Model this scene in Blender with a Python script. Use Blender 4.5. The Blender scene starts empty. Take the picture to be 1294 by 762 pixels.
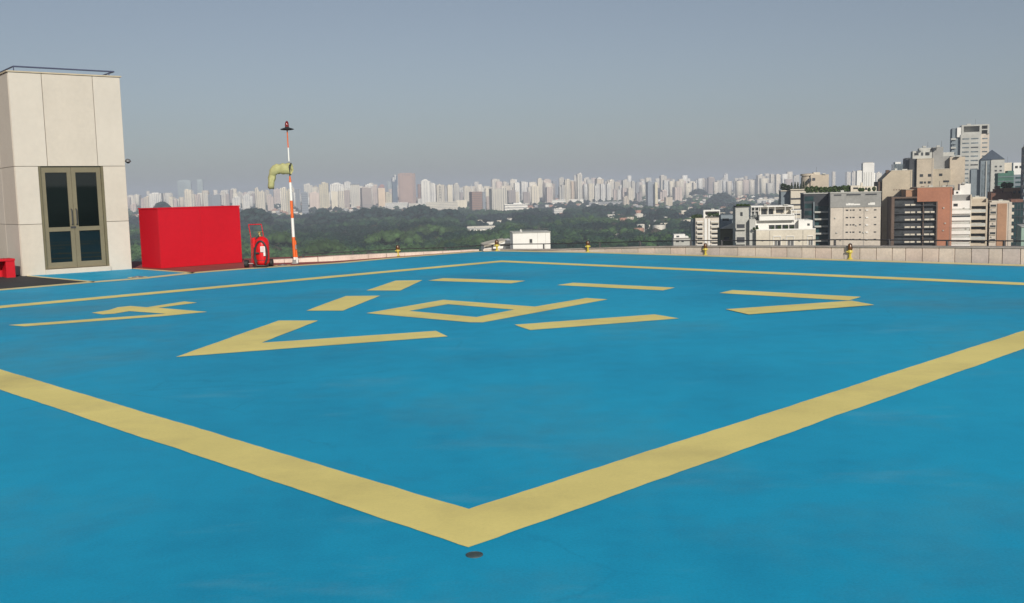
import bpy, math, random
import numpy as np
from mathutils import Vector, Matrix

# ------------------------------------------------------------------ camera
F_PX, PITCH, ROLL, EYE = 1281.7, 0.10700538, -0.02453634, 1.65
scene = bpy.context.scene
col = scene.collection
cam_fwd = Vector((0, math.cos(PITCH), -math.sin(PITCH)))
_r = Vector((1, 0, 0)); _u = _r.cross(cam_fwd)
cam_right = math.cos(ROLL) * _r + math.sin(ROLL) * _u
cam_up = -math.sin(ROLL) * _r + math.cos(ROLL) * _u
cam = bpy.data.cameras.new('camera')
cam.sensor_width = 36.0
cam.lens = 36.0 * F_PX / 1294.0
cam.clip_start = 0.05
cam.clip_end = 60000
cam_o = bpy.data.objects.new('camera', cam)
col.objects.link(cam_o)
m = Matrix((cam_right, cam_up, -cam_fwd)).transposed().to_4x4()
m.translation = Vector((0, 0, EYE))
cam_o.matrix_world = m
scene.camera = cam_o

# ------------------------------------------------------------------ sky and sun
SUN_AZ = math.radians(180 - 13)      # clockwise from +Y
SUN_EL = math.radians(25)
world = bpy.data.worlds.new("World")
scene.world = world
world.use_nodes = True
wn = world.node_tree
bg = wn.nodes['Background']
sky = wn.nodes.new('ShaderNodeTexSky')
sky.sky_type = 'NISHITA'
sky.sun_disc = False
sky.sun_elevation = SUN_EL
sky.sun_rotation = SUN_AZ
sky.altitude = 700
sky.air_density = 1.0
sky.dust_density = 2.0
sky.ozone_density = 1.5
hs = wn.nodes.new('ShaderNodeHueSaturation')
hs.inputs['Saturation'].default_value = 0.62
wn.links.new(sky.outputs[0], hs.inputs['Color'])
tint = wn.nodes.new('ShaderNodeMix'); tint.data_type = 'RGBA'; tint.blend_type = 'MULTIPLY'
tint.inputs[0].default_value = 1.0; tint.inputs[7].default_value = (1.03, 1.075, 1.13, 1)
wn.links.new(hs.outputs[0], tint.inputs[6]); wn.links.new(tint.outputs[2], bg.inputs[0])
bg.inputs[1].default_value = 0.057
sun = bpy.data.lights.new('sun', 'SUN')
sun.energy = 4.3
sun.angle = math.radians(0.6)
sun.color = (1.0, 0.93, 0.82)
sun_o = bpy.data.objects.new('sun', sun)
col.objects.link(sun_o)
sdir = Vector((math.sin(SUN_AZ) * math.cos(SUN_EL), math.cos(SUN_AZ) * math.cos(SUN_EL), math.sin(SUN_EL)))
sun_o.rotation_euler = sdir.to_track_quat('Z', 'Y').to_euler()
scene.view_settings.view_transform = 'Standard'
scene.view_settings.look = 'None'
scene.view_settings.exposure = 0.0
scene.view_settings.gamma = 1.0
HAZE_DENSITY = 0.00013

# ------------------------------------------------------------------ measuring helpers
def ray(x, y):
    return cam_fwd + cam_right * ((x - 647) / F_PX) - cam_up * ((y - 381) / F_PX)
def G(x, y, z=0.0):                      # point on the level z seen at photo pixel x, y
    d = ray(x, y)
    t = (z - EYE) / d.z
    return Vector((d.x * t, d.y * t, z))
def D(x, y, Y):                          # point at depth Y seen at photo pixel x, y
    d = ray(x, y)
    t = Y / d.y
    return Vector((d.x * t, Y, EYE + d.z * t))
def on_plane(x, y, p0, n):
    d = ray(x, y)
    t = (p0 - Vector((0, 0, EYE))).dot(n) / d.dot(n)
    return Vector((0, 0, EYE)) + d * t
def hor(x):                              # horizon row at photo column x
    return 381 - F_PX * math.tan(PITCH) + (x - 647) * math.tan(ROLL)

def terrain_z(x, y):
    d = math.hypot(x, y)
    t = min(max((d - 3000) / 5500, 0), 1)
    t = t * t * (3 - 2 * t)
    u = min(max((d - 8500) / 4000, 0), 1)
    z = -82 + 52 * t - 15 * u
    z += (6 * t) * math.sin(x * 0.0021 + 1.3) * math.cos(y * 0.0017)
    return z

# ------------------------------------------------------------------ materials
MATS = {}
def _base(name):
    mt = bpy.data.materials.new(name)
    mt.use_nodes = True
    nt = mt.node_tree
    return mt, nt, nt.nodes['Principled BSDF']
def _ramp(nt, stops):
    r = nt.nodes.new('ShaderNodeValToRGB')
    while len(r.color_ramp.elements) < len(stops):
        r.color_ramp.elements.new(0.5)
    for e, (p, c) in zip(r.color_ramp.elements, stops):
        e.position = p; e.color = (*c, 1)
    return r
def _noise(nt, scale, detail=4, rough=0.55, coord='Object', stretch=None):
    tc = nt.nodes.new('ShaderNodeTexCoord')
    n = nt.nodes.new('ShaderNodeTexNoise')
    n.inputs['Scale'].default_value = scale
    n.inputs['Detail'].default_value = detail
    n.inputs['Roughness'].default_value = rough
    if stretch:
        mp = nt.nodes.new('ShaderNodeMapping')
        mp.inputs['Rotation'].default_value = (0, 0, stretch[3]) if len(stretch) > 3 else (0, 0, 0)
        mp.inputs['Scale'].default_value = stretch[:3]
        nt.links.new(tc.outputs[coord], mp.inputs[0]); nt.links.new(mp.outputs[0], n.inputs[0])
    else:
        nt.links.new(tc.outputs[coord], n.inputs[0])
    return n
def _mix(nt, a, b, fac, mode='MIX'):
    mx = nt.nodes.new('ShaderNodeMix')
    mx.data_type = 'RGBA'; mx.blend_type = mode
    for sock, v in ((mx.inputs[6], a), (mx.inputs[7], b), (mx.inputs[0], fac)):
        if hasattr(v, 'is_linked') or hasattr(v, 'links'):
            nt.links.new(v, sock)
        elif isinstance(v, (int, float)):
            sock.default_value = v
        else:
            sock.default_value = (*v, 1)
    return mx.outputs[2]
def _math(nt, op, a, b=None):
    n = nt.nodes.new('ShaderNodeMath'); n.operation = op
    for i, v in enumerate((a, b)):
        if v is None: continue
        if isinstance(v, (int, float)): n.inputs[i].default_value = v
        else: nt.links.new(v, n.inputs[i])
    return n.outputs[0]

def paint(name, c, rough=0.6, var=0.12, scale=0.6, bump=0.0, metallic=0.0, spec=0.5):
    """plain coloured surface with weathering"""
    if name in MATS: return MATS[name]
    mt, nt, b = _base(name)
    n1 = _noise(nt, scale, 6)
    n2 = _noise(nt, scale * 9, 5, 0.65)
    c = Vector(c)
    lo = tuple(c * (1 - var)); hi = tuple(min(v * (1 + var * 0.6), 0.95) for v in c)
    r = _ramp(nt, [(0.3, lo), (0.7, hi)])
    nt.links.new(n1.outputs[0], r.inputs[0])
    r2 = _ramp(nt, [(0.35, (1 - var, 1 - var, 1 - var)), (0.65, (1, 1, 1))])
    nt.links.new(n2.outputs[0], r2.inputs[0])
    nt.links.new(_mix(nt, r.outputs[0], r2.outputs[0], 1.0, 'MULTIPLY'), b.inputs['Base Color'])
    b.inputs['Roughness'].default_value = rough
    b.inputs['Metallic'].default_value = metallic
    b.inputs['Specular IOR Level'].default_value = spec
    if bump:
        bp = nt.nodes.new('ShaderNodeBump'); bp.inputs['Strength'].default_value = bump
        bp.inputs['Distance'].default_value = 0.01
        nt.links.new(n2.outputs[0], bp.inputs['Height']); nt.links.new(bp.outputs[0], b.inputs['Normal'])
    MATS[name] = mt
    return mt
def glass(name, c=(0.02, 0.03, 0.035), rough=0.06, ior=1.5):
    if name in MATS: return MATS[name]
    mt, nt, b = _base(name)
    n = _noise(nt, 0.35, 2)
    r = _ramp(nt, [(0.35, tuple(v * 0.6 for v in c)), (0.7, tuple(v * 1.5 for v in c))])
    nt.links.new(n.outputs[0], r.inputs[0]); nt.links.new(r.outputs[0], b.inputs['Base Color'])
    b.inputs['Roughness'].default_value = rough; b.inputs['IOR'].default_value = ior
    MATS[name] = mt
    return mt
def facade(name, kind):
    """wall of a tower seen from kilometres away: object colour, with rows of windows too small to build"""
    if name in MATS: return MATS[name]
    mt, nt, b = _base(name)
    oi = nt.nodes.new('ShaderNodeObjectInfo')
    tc = nt.nodes.new('ShaderNodeTexCoord')
    sp = nt.nodes.new('ShaderNodeSeparateXYZ'); nt.links.new(tc.outputs['Object'], sp.inputs[0])
    ge = nt.nodes.new('ShaderNodeNewGeometry'); sn = nt.nodes.new('ShaderNodeSeparateXYZ')
    nt.links.new(ge.outputs['Normal'], sn.inputs[0])
    xy = _math(nt, 'ADD', sp.outputs[0], sp.outputs[1])
    rows = _math(nt, 'GREATER_THAN', _math(nt, 'FRACT', _math(nt, 'DIVIDE', sp.outputs[2], 6.4 if kind != 'b' else 9.6)), 0.52)
    cols = _math(nt, 'GREATER_THAN', _math(nt, 'FRACT', _math(nt, 'DIVIDE', xy, 8.5)), 0.55)
    if kind == 'v': mask = cols
    elif kind in 'hb': mask = rows
    else: mask = _math(nt, 'MULTIPLY', rows, cols)
    vert = _math(nt, 'LESS_THAN', _math(nt, 'ABSOLUTE', sn.outputs[2]), 0.5)
    mask = _math(nt, 'MULTIPLY', mask, vert)
    n = _noise(nt, 0.02, 4)
    r = _ramp(nt, [(0.3, (0.78, 0.78, 0.8)), (0.7, (1.06, 1.04, 1.0))]); nt.links.new(n.outputs[0], r.inputs[0])
    base = _mix(nt, oi.outputs['Color'], r.outputs[0], 1.0, 'MULTIPLY')
    dark = _mix(nt, base, (0.10, 0.12, 0.15), 0.78 if kind == 'g' else 0.58)
    nt.links.new(_mix(nt, base, dark, mask), b.inputs['Base Color'])
    b.inputs['Roughness'].default_value = 0.8
    MATS[name] = mt
    return mt

# ------------------------------------------------------------------ mesh builder
class MB:
    def __init__(s): s.v = []; s.f = []; s.sm = []
    def add(s, vs, fs, smooth=False):
        o = len(s.v); s.v += [tuple(p) for p in vs]
        s.f += [tuple(i + o for i in f) for f in fs]; s.sm += [smooth] * len(fs)
        return s
    def box(s, x0, x1, y0, y1, z0, z1):
        vs = [(x, y, z) for z in (z0, z1) for y in (y0, y1) for x in (x0, x1)]
        return s.add(vs, [(0, 2, 3, 1), (4, 5, 7, 6), (0, 1, 5, 4), (2, 6, 7, 3), (0, 4, 6, 2), (1, 3, 7, 5)])
    def chbox(s, x0, x1, y0, y1, z0, z1, c=0.01):   # box with chamfered vertical and top edges
        ring = [(x0 + c, y0), (x1 - c, y0), (x1, y0 + c), (x1, y1 - c), (x1 - c, y1), (x0 + c, y1), (x0, y1 - c), (x0, y0 + c)]
        mx, my = (x0 + x1) / 2, (y0 + y1) / 2
        top = [(x + (c if x < mx else -c), y + (c if y < my else -c)) for x, y in ring]
        vs = [(x, y, z0) for x, y in ring] + [(x, y, z1 - c) for x, y in ring] + [(x, y, z1) for x, y in top]
        fs = [tuple(reversed(range(8))), tuple(range(16, 24))]
        for k in (0, 8):
            for i in range(8): fs.append((k + i, k + (i + 1) % 8, k + 8 + (i + 1) % 8, k + 8 + i))
        return s.add(vs, fs)
    def prism(s, pts, z0, z1):                       # outline in xy, counter-clockwise
        n = len(pts)
        z0s = z0 if isinstance(z0, (list, tuple)) else [z0] * n
        z1s = z1 if isinstance(z1, (list, tuple)) else [z1] * n
        vs = [(p[0], p[1], z) for p, z in zip(pts, z0s)] + [(p[0], p[1], z) for p, z in zip(pts, z1s)]
        fs = [tuple(reversed(range(n))), tuple(range(n, 2 * n))] + [(i, (i + 1) % n, n + (i + 1) % n, n + i) for i in range(n)]
        return s.add(vs, fs)
    def xzprism(s, pts, y0, y1):                     # outline in xz
        n = len(pts)
        vs = [(p[0], y0, p[1]) for p in pts] + [(p[0], y1, p[1]) for p in pts]
        fs = [tuple(range(n)), tuple(reversed(range(n, 2 * n)))] + [(i, n + i, n + (i + 1) % n, (i + 1) % n) for i in range(n)]
        return s.add(vs, fs)
    def sheet(s, pts): return s.add(pts, [tuple(range(len(pts)))])
    def tube(s, path, r, n=10, cap=True):
        path = [Vector(p) for p in path]
        rs = r if isinstance(r, (list, tuple)) else [r] * len(path)
        vs = []; ref = None
        for i, p in enumerate(path):
            t = (path[min(i + 1, len(path) - 1)] - path[max(i - 1, 0)]).normalized()
            if ref is None: ref = Vector((0, 0, 1)) if abs(t.z) < 0.9 else Vector((1, 0, 0))
            a = (ref - t * ref.dot(t)).normalized(); b = t.cross(a); ref = a
            rr = rs[i]
            ra, rb = rr if isinstance(rr, tuple) else (rr, rr)
            for k in range(n):
                q = 2 * math.pi * k / n
                vs.append(p + a * ra * math.cos(q) + b * rb * math.sin(q))
        fs = [(i * n + k, i * n + (k + 1) % n, (i + 1) * n + (k + 1) % n, (i + 1) * n + k) for i in range(len(path) - 1) for k in range(n)]
        if cap: fs += [tuple(reversed(range(n))), tuple(range(len(vs) - n, len(vs)))]
        return s.add(vs, fs, True)
    def lathe(s, prof, c=(0, 0, 0), n=20):           # prof: (r, z) rising
        vs = []
        for r, z in prof:
            for k in range(n):
                q = 2 * math.pi * k / n
                vs.append((c[0] + r * math.cos(q), c[1] + r * math.sin(q), c[2] + z))
        fs = [(i * n + k, i * n + (k + 1) % n, (i + 1) * n + (k + 1) % n, (i + 1) * n + k) for i in range(len(prof) - 1) for k in range(n)]
        fs += [tuple(reversed(range(n))), tuple(range(len(vs) - n, len(vs)))]
        return s.add(vs, fs, True)
    def mesh(s, name):
        me = bpy.data.meshes.new(name); me.from_pydata(s.v, [], s.f)
        me.polygons.foreach_set('use_smooth', s.sm)
        if any(s.sm):
            try: me.set_sharp_from_angle(angle=math.radians(40))
            except Exception: pass
        me.update(); return me
    def build(s, name, mat, parent=None, loc=None, rotz=0.0):
        me = s.mesh(name); me.materials.append(mat)
        o = bpy.data.objects.new(name, me); col.objects.link(o)
        if parent: o.parent = parent
        if loc is not None: o.location = loc
        o.rotation_euler = (0, 0, rotz)
        return o
def tag(o, label=None, cat=None, group=None, kind=None):
    if label: o['label'] = label
    if cat: o['category'] = cat
    if group: o['group'] = group
    if kind: o['kind'] = kind
    return o
def empty(name, loc, label, cat, group=None, rotz=0.0):
    o = bpy.data.objects.new(name, None); col.objects.link(o)
    o.empty_display_size = 0.2
    o.location = loc; o.rotation_euler = (0, 0, rotz)
    return tag(o, label, cat, group)

# ------------------------------------------------------------------ surfaces
def deck_paint():
    mt, nt, b = _base('blue_deck_paint')
    n1 = _noise(nt, 0.11, 4, 0.5); n2 = _noise(nt, 0.42, 7, 0.6); n3 = _noise(nt, 70, 3, 0.7)
    n4 = _noise(nt, 0.9, 9, 0.68, stretch=(0.55, 1.5, 1, -0.7)); n5 = _noise(nt, 0.23, 8, 0.66); n6 = _noise(nt, 3.5, 6, 0.6)
    r = _ramp(nt, [(0.30, (0.006, 0.315, 0.535)), (0.5, (0.008, 0.368, 0.620)), (0.70, (0.013, 0.430, 0.680))])
    nt.links.new(n1.outputs[0], r.inputs[0])
    r2 = _ramp(nt, [(0.32, (0.84, 0.86, 0.88)), (0.5, (1, 1, 1)), (0.70, (1.07, 1.05, 1.03))]); nt.links.new(n2.outputs[0], r2.inputs[0])
    c = _mix(nt, r.outputs[0], r2.outputs[0], 1.0, 'MULTIPLY')
    sc_ = _ramp(nt, [(0.58, (0, 0, 0)), (0.80, (0.32, 0.32, 0.32))]); nt.links.new(n4.outputs[0], sc_.inputs[0])
    c = _mix(nt, c, (0.22, 0.42, 0.50), sc_.outputs[0])           # pale scuffs and dried puddle marks
    du = _ramp(nt, [(0.50, (0, 0, 0)), (0.68, (0.5, 0.5, 0.5))]); nt.links.new(n5.outputs[0], du.inputs[0])
    c = _mix(nt, c, (0.085, 0.26, 0.35), du.outputs[0])           # dust
    wear = _ramp(nt, [(0.35, (0.93, 0.94, 0.95)), (0.6, (1.03, 1.03, 1.02))]); nt.links.new(n6.outputs[0], wear.inputs[0])
    c = _mix(nt, c, wear.outputs[0], 1.0, 'MULTIPLY')
    fine = _ramp(nt, [(0.3, (0.9, 0.9, 0.9)), (0.7, (1.06, 1.06, 1.06))]); nt.links.new(n3.outputs[0], fine.inputs[0])
    c = _mix(nt, c, fine.outputs[0], 1.0, 'MULTIPLY')
    vo = nt.nodes.new('ShaderNodeTexVoronoi'); vo.feature = 'DISTANCE_TO_EDGE'; vo.inputs['Scale'].default_value = 0.17
    tc = nt.nodes.new('ShaderNodeTexCoord'); nw = _noise(nt, 1.3, 6, 0.7)
    av = nt.nodes.new('ShaderNodeVectorMath'); av.operation = 'MULTIPLY_ADD'; av.inputs[1].default_value = (0.5, 0.5, 0)
    nt.links.new(nw.outputs['Color'], av.inputs[0]); nt.links.new(tc.outputs['Object'], av.inputs[2]); nt.links.new(av.outputs[0], vo.inputs[0])
    ck = _ramp(nt, [(0.0, (0.87, 0.88, 0.90)), (0.0015, (1, 1, 1))]); nt.links.new(vo.outputs['Distance'], ck.inputs[0])
    brk = _ramp(nt, [(0.47, (0, 0, 0)), (0.56, (1, 1, 1))]); nt.links.new(n2.outputs[0], brk.inputs[0])
    c = _mix(nt, c, _mix(nt, c, ck.outputs[0], 1.0, 'MULTIPLY'), brk.outputs[0])   # broken hairline cracks
    nt.links.new(c, b.inputs['Base Color'])
    b.inputs['Roughness'].default_value = 0.62
    b.inputs['Specular IOR Level'].default_value = 0.22
    bp = nt.nodes.new('ShaderNodeBump'); bp.inputs['Strength'].default_value = 0.25; bp.inputs['Distance'].default_value = 0.004
    nt.links.new(n3.outputs[0], bp.inputs['Height']); nt.links.new(bp.outputs[0], b.inputs['Normal'])
    return mt
def line_paint(name, c, grime=(0.42, 0.34, 0.15)):
    mt, nt, b = _base(name)
    n1 = _noise(nt, 0.8, 6, 0.6); n3 = _noise(nt, 45, 3, 0.7); n2 = _noise(nt, 0.9, 8, 0.62)
    r = _ramp(nt, [(0.35, tuple(v * 0.86 for v in c)), (0.65, c)]); nt.links.new(n1.outputs[0], r.inputs[0])
    g = _ramp(nt, [(0.52, (0, 0, 0)), (0.75, (0.40, 0.40, 0.40))]); nt.links.new(n2.outputs[0], g.inputs[0])
    cc = _mix(nt, r.outputs[0], grime, g.outputs[0])
    fine = _ramp(nt, [(0.3, (0.96, 0.96, 0.96)), (0.7, (1.02, 1.02, 1.02))]); nt.links.new(n3.outputs[0], fine.inputs[0])
    nt.links.new(_mix(nt, cc, fine.outputs[0], 1.0, 'MULTIPLY'), b.inputs['Base Color'])
    b.inputs['Roughness'].default_value = 0.65; b.inputs['Specular IOR Level'].default_value = 0.3
    return mt
M_DECK = deck_paint()
M_YEL = line_paint('yellow_line_paint', (0.90, 0.77, 0.27))
M_PALE = line_paint('pale_yellow_line_paint', (0.78, 0.68, 0.36))
M_REDFLOOR = paint('red_brown_floor_paint', (0.30, 0.065, 0.055), 0.75, 0.2, 1.5)
M_MAT = paint('black_rubber', (0.035, 0.038, 0.04), 0.85, 0.3, 2)
M_STONE = paint('pale_stone', (0.56, 0.51, 0.44), 0.75, 0.05, 0.8, 0.15)
M_STONE2 = paint('pale_stone_warm', (0.55, 0.495, 0.42), 0.75, 0.06, 1.1, 0.15)
M_PARA = [paint('parapet_stone_%s' % k, c, 0.8, 0.14, 2.2, 0.2) for k, c in
          (('rose', (0.70, 0.57, 0.49)), ('sand', (0.63, 0.54, 0.47)), ('pale', (0.72, 0.61, 0.52)), ('grey', (0.58, 0.50, 0.46)))]
M_CAP = paint('parapet_cap', (0.38, 0.34, 0.31), 0.85, 0.2, 1.5)
M_RED = paint('red_enamel', (0.52, 0.007, 0.018), 0.5, 0.06, 0.8, spec=0.3)
M_REDB = paint('bright_red_enamel', (0.62, 0.012, 0.014), 0.25, 0.06, 2)
M_BLACK = paint('black_rubber_tyre', (0.02, 0.02, 0.022), 0.6, 0.1, 5)
M_ORANGE = paint('orange_mast_paint', (0.72, 0.13, 0.02), 0.45, 0.1, 3)
M_WHITE = paint('white_mast_paint', (0.75, 0.74, 0.70), 0.45, 0.08, 3)
M_METAL = paint('dull_metal', (0.30, 0.30, 0.30), 0.45, 0.15, 6, metallic=0.6)
M_DMETAL = paint('dark_rail_metal', (0.045, 0.045, 0.05), 0.6, 0.2, 6)
M_BRASS = paint('brass', (0.45, 0.33, 0.12), 0.4, 0.15, 10, metallic=0.7)
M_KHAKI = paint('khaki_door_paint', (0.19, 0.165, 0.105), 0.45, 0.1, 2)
M_KHAKID = paint('dark_khaki_frame_paint', (0.15, 0.13, 0.075), 0.5, 0.1, 2)  # slightly darker khaki of the door frame
M_DGLASS = glass('dark_door_glass', (0.008, 0.012, 0.012), 0.03, 1.6)
M_SOCK = paint('faded_yellow_fabric', (0.44, 0.43, 0.20), 0.85, 0.2, 8)
M_LAMPY = paint('yellow_lamp_body', (0.55, 0.45, 0.07), 0.4, 0.1, 8)
M_AMBER = glass('amber_lamp_globe', (0.12, 0.05, 0.015), 0.25)
M_REDGLASS = glass('red_beacon_glass', (0.18, 0.01, 0.01), 0.1)
M_LABEL = paint('label_white', (0.7, 0.7, 0.66), 0.5, 0.05, 8)

# ------------------------------------------------------------------ the deck
left_line = [G(0, 366.3), G(118, 356.4), G(180, 351.7), G(243, 344.9), G(306, 339.9), G(376, 335.6), G(430, 332.2), G(490.5, 326.6), G(563, 320.9), G(609, 317.4)]
right_line = [G(632, 316.6), G(743, 318.3), G(860, 321.6), G(955, 324.4), G(1070, 328.0), G(1180, 331.2), G(1294, 334.6)]
def extend(a, b, d): return b + (b - a).normalized() * d
dl = extend(left_line[3], left_line[0], 16); dr = extend(right_line[3], right_line[-1], 16)
deck_back = [Vector((13.5, -6, 0)), Vector((-13.5, -6, 0))]
# counter-clockwise from above: left-back, right-back, right line reversed, left line reversed
outline = [Vector((dl.x, -6, 0)), Vector((dr.x, -6, 0)), dr] + right_line[::-1] + left_line[::-1] + [dl]
MB().prism([(p.x, p.y) for p in outline], -1.2, 0.0).build('deck', M_DECK)
tag(bpy.data.objects['deck'], kind='structure')

def offset_path(path, d):
    out = []
    for i, p in enumerate(path):
        t = (path[min(i + 1, len(path) - 1)] - path[max(i - 1, 0)]).normalized()
        out.append(p + Vector((-t.y, t.x, 0)) * d)
    return out
def strip(path, d0, d1, z, name, mat, kind='structure'):
    a = offset_path(path, d0); b = offset_path(path, d1)
    mb = MB(); n = len(path)
    mb.add([(p.x, p.y, z) for p in a] + [(p.x, p.y, z) for p in b], [(i, i + 1, n + i + 1, n + i) for i in range(n - 1)])
    o = mb.build(name, mat); fix_up(o)
    return tag(o, kind=kind)
def fix_up(o):
    me = o.data
    if len(me.polygons) and me.polygons[0].normal.z < 0: me.flip_normals()
edge_rng = random.Random(8)
def ragged(a, b, step=0.06, amp=0.0035):
    n = max(1, int((b - a).length / step)); t = (b - a).normalized(); nn_ = Vector((-t.y, t.x, 0)); w = 0.0
    out = []
    for i in range(n):
        w = 0.75 * w + edge_rng.uniform(-1, 1) * amp
        out.append(a.lerp(b, i / n) + (nn_ * w if i else Vector()))
    return out
def mark(px, name='deck_marking', mat=None, z=0.004):
    cs = [G(x, y, z) for x, y in px]
    if name == 'deck_marking': cs = [q for i in range(len(cs)) for q in ragged(cs[i], cs[(i + 1) % len(cs)])]
    o = MB().sheet(cs).build(name, mat or M_YEL)
    fix_up(o); return tag(o, kind='structure')

Lp = [dl] + left_line; Rp = right_line + [dr]
strip([Vector((p.x, p.y, 0)) for p in Lp], -0.20, 0.16, 0.004, 'edge_line', M_PALE)
strip([Vector((p.x, p.y, 0)) for p in [left_line[-1]] + Rp], -0.42, -0.002, 0.004, 'edge_line', M_PALE)

# the large square: real straight bands, 14 m a side, turned 45 degrees
phi = 0.7844288
na = Vector((math.cos(phi), math.sin(phi), 0)); nb = Vector((-math.sin(phi), math.cos(phi), 0))
def AB(a, b, z=0.004): p = na * a + nb * b; return Vector((p.x, p.y, z))
a0, a1, a2, a3 = 3.086, 3.481, 16.93, 17.36
b0, b1, b2, b3 = 3.421, 3.846, 17.28, 17.72
mb = MB(); o_ = [AB(a0, b0), AB(a3, b0), AB(a3, b3), AB(a0, b3)]; i_ = [AB(a1, b1), AB(a2, b1), AB(a2, b2), AB(a1, b2)]
for k in range(4):                                   # each side as a strip with slightly uneven rolled edges
    n_s = 230
    e1 = [o_[k].lerp(o_[(k + 1) % 4], i / n_s) for i in range(n_s + 1)]; e2 = [i_[k].lerp(i_[(k + 1) % 4], i / n_s) for i in range(n_s + 1)]
    t_ = (o_[(k + 1) % 4] - o_[k]).normalized(); nn_ = Vector((-t_.y, t_.x, 0)); w1 = w2 = 0.0
    for i in range(1, n_s):
        w1 = 0.8 * w1 + edge_rng.uniform(-1, 1) * 0.0035; w2 = 0.8 * w2 + edge_rng.uniform(-1, 1) * 0.0035
        e1[i] = e1[i] + nn_ * w1; e2[i] = e2[i] + nn_ * w2
    mb.add(e1 + e2, [(i, i + 1, n_s + 2 + i, n_s + 1 + i) for i in range(n_s)])
o = mb.build('square_line', M_YEL); fix_up(o); tag(o, kind='structure')

# touchdown triangle dashes and characters, as painted
mark([(222, 451), (352, 405), (402, 405), (331, 433), (551, 418), (566, 425), (320, 443.5)])
mark([(387, 392.5), (437, 374), (480.5, 373.5), (433, 392.5)])
mark([(463, 367), (500, 354.5), (533.5, 354), (506, 367)])
mark([(541, 354.5), (560, 351.4), (664, 354.8), (646, 358)])
mark([(704, 360.2), (724, 357.2), (853, 363.4), (838, 366.9)])
mark([(909, 370.2), (926, 366.4), (1088, 375.0), (1072, 379.6)])
mark([(917, 390.6), (1076, 379.8), (1105, 385.2), (946, 397.2)], z=0.008)
mark([(650, 410.2), (827, 397.2), (858, 402.2), (670, 417)])
# P in the middle: stem and bowl
mb = MB()
P_o = [(463, 395.6), (560, 378.8), (676, 387.4), (741, 376.5), (768, 378.2), (610, 407.3), (594, 407.2)]
P_i = [(517, 392.8), (566, 384.3), (650, 391.2), (602, 400.6)]
pts = [G(x, y, 0.004) for x, y in P_o + P_i]
o = mb.add(pts, [(0, 7, 8, 1), (1, 8, 9, 2), (2, 9, 4, 3), (9, 10, 5, 4), (10, 6, 5), (0, 6, 10, 7)]).build('deck_marking', M_YEL)
fix_up(o); tag(o, kind='structure')
for p in o.data.polygons:
    if p.normal.z < 0: p.flip()
# the weight figure at the left
s_ = 300 / 1294
mark([(x * s_, 340 + y * s_) for x, y in [(45, 305), (905, 243), (705, 229), (622, 243), (560, 247), (500, 238), (598, 222), (640, 208), (712, 201), (800, 208), (1005, 176), (1074, 183), (860, 211), (1130, 233), (880, 257), (135, 312)]])

# floor beyond the edge line on the left: blue pad before the door, black rubber mat, red-brown service floor
far_l = [G(-260, 374), G(-260, 330), G(60, 322), G(330, 318), G(470, 317), G(609, 317.3)]
svc = [Vector((p.x, p.y, -0.006)) for p in [dl] + left_line] + [Vector((p.x, p.y, -0.006)) for p in (left_line[-1] + Vector((-0.6, 0.8, 0)), left_line[5] + Vector((-3.0, 3.4, 0)), left_line[2] + Vector((-5.5, 6.6, 0)), dl + Vector((-6, 7, 0)))]
o = MB().prism([(p.x, p.y) for p in svc], -1.2, -0.006).build('service_floor', M_REDFLOOR); tag(o, kind='structure')
mark([(118, 356.2), (34, 348.4), (29, 345), (140, 337), (166, 338.6), (243, 344.6), (180, 351.4)], 'door_pad', M_DECK, 0.0)
mark([(118, 356.2), (-130, 377), (-130, 341), (29, 341), (34, 348.4)], 'rubber_mat', M_MAT, 0.0)
mark([(118, 356.6), (34, 349.0), (34, 347.9), (120, 355.4)], 'edge_line', M_PALE, 0.004)
mark([(243, 345.4), (160, 339.0), (161, 338.3), (247, 344.2)], 'edge_line', M_PALE, 0.004)
def ring(x, y, r0, r1, name='deck_marking', mat=None, z=0.008, n=24):
    c = G(x, y, z); mb = MB()
    vs = [(c.x + r * math.cos(2 * math.pi * k / n), c.y + r * math.sin(2 * math.pi * k / n), z) for r in (r0, r1) for k in range(n)]
    mb.add(vs, [(k, n + k, n + (k + 1) % n, (k + 1) % n) for k in range(n)])
    return mb.build(name, mat or M_PALE)
for cx_, cy_ in ((174, 350.3), (357, 335.2)):
    tag(ring(cx_, cy_, 0.13, 0.21), kind='structure')
    c = G(cx_, cy_)
    t = empty('recessed_light', c, 'small grey floor light ringed in yellow paint %s' % ('in front of the glass door' if cx_ < 300 else 'between fire extinguisher and striped mast'), 'floor light')
    MB().lathe([(0.12, 0.0), (0.12, 0.006), (0.10, 0.012)], n=16).build('housing', M_METAL, t)
    MB().lathe([(0.06, 0.010), (0.055, 0.02), (0.03, 0.026)], n=12).build('lens', M_METAL, t)
# drain cover in the foreground
c = G(599.5, 701.5)
t = empty('drain_cover', c, 'round dark drain cover just below the near corner of the yellow square', 'drain cover')
MB().lathe([(0.040, 0.0), (0.040, 0.004), (0.034, 0.006), (0.033, 0.004)], n=28).build('rim', paint('drain_metal', (0.07, 0.10, 0.11), 0.6, 0.3, 20), t)
mb = MB()
for k in range(-3, 4):
    w_ = math.sqrt(0.032 ** 2 - (k * 0.0088) ** 2)
    mb.box(-w_, w_, k * 0.0088 - 0.003, k * 0.0088 + 0.003, 0.002, 0.0055)
mb.build('grate', paint('drain_grate', (0.05, 0.075, 0.08), 0.6, 0.3, 20), t)
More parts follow.
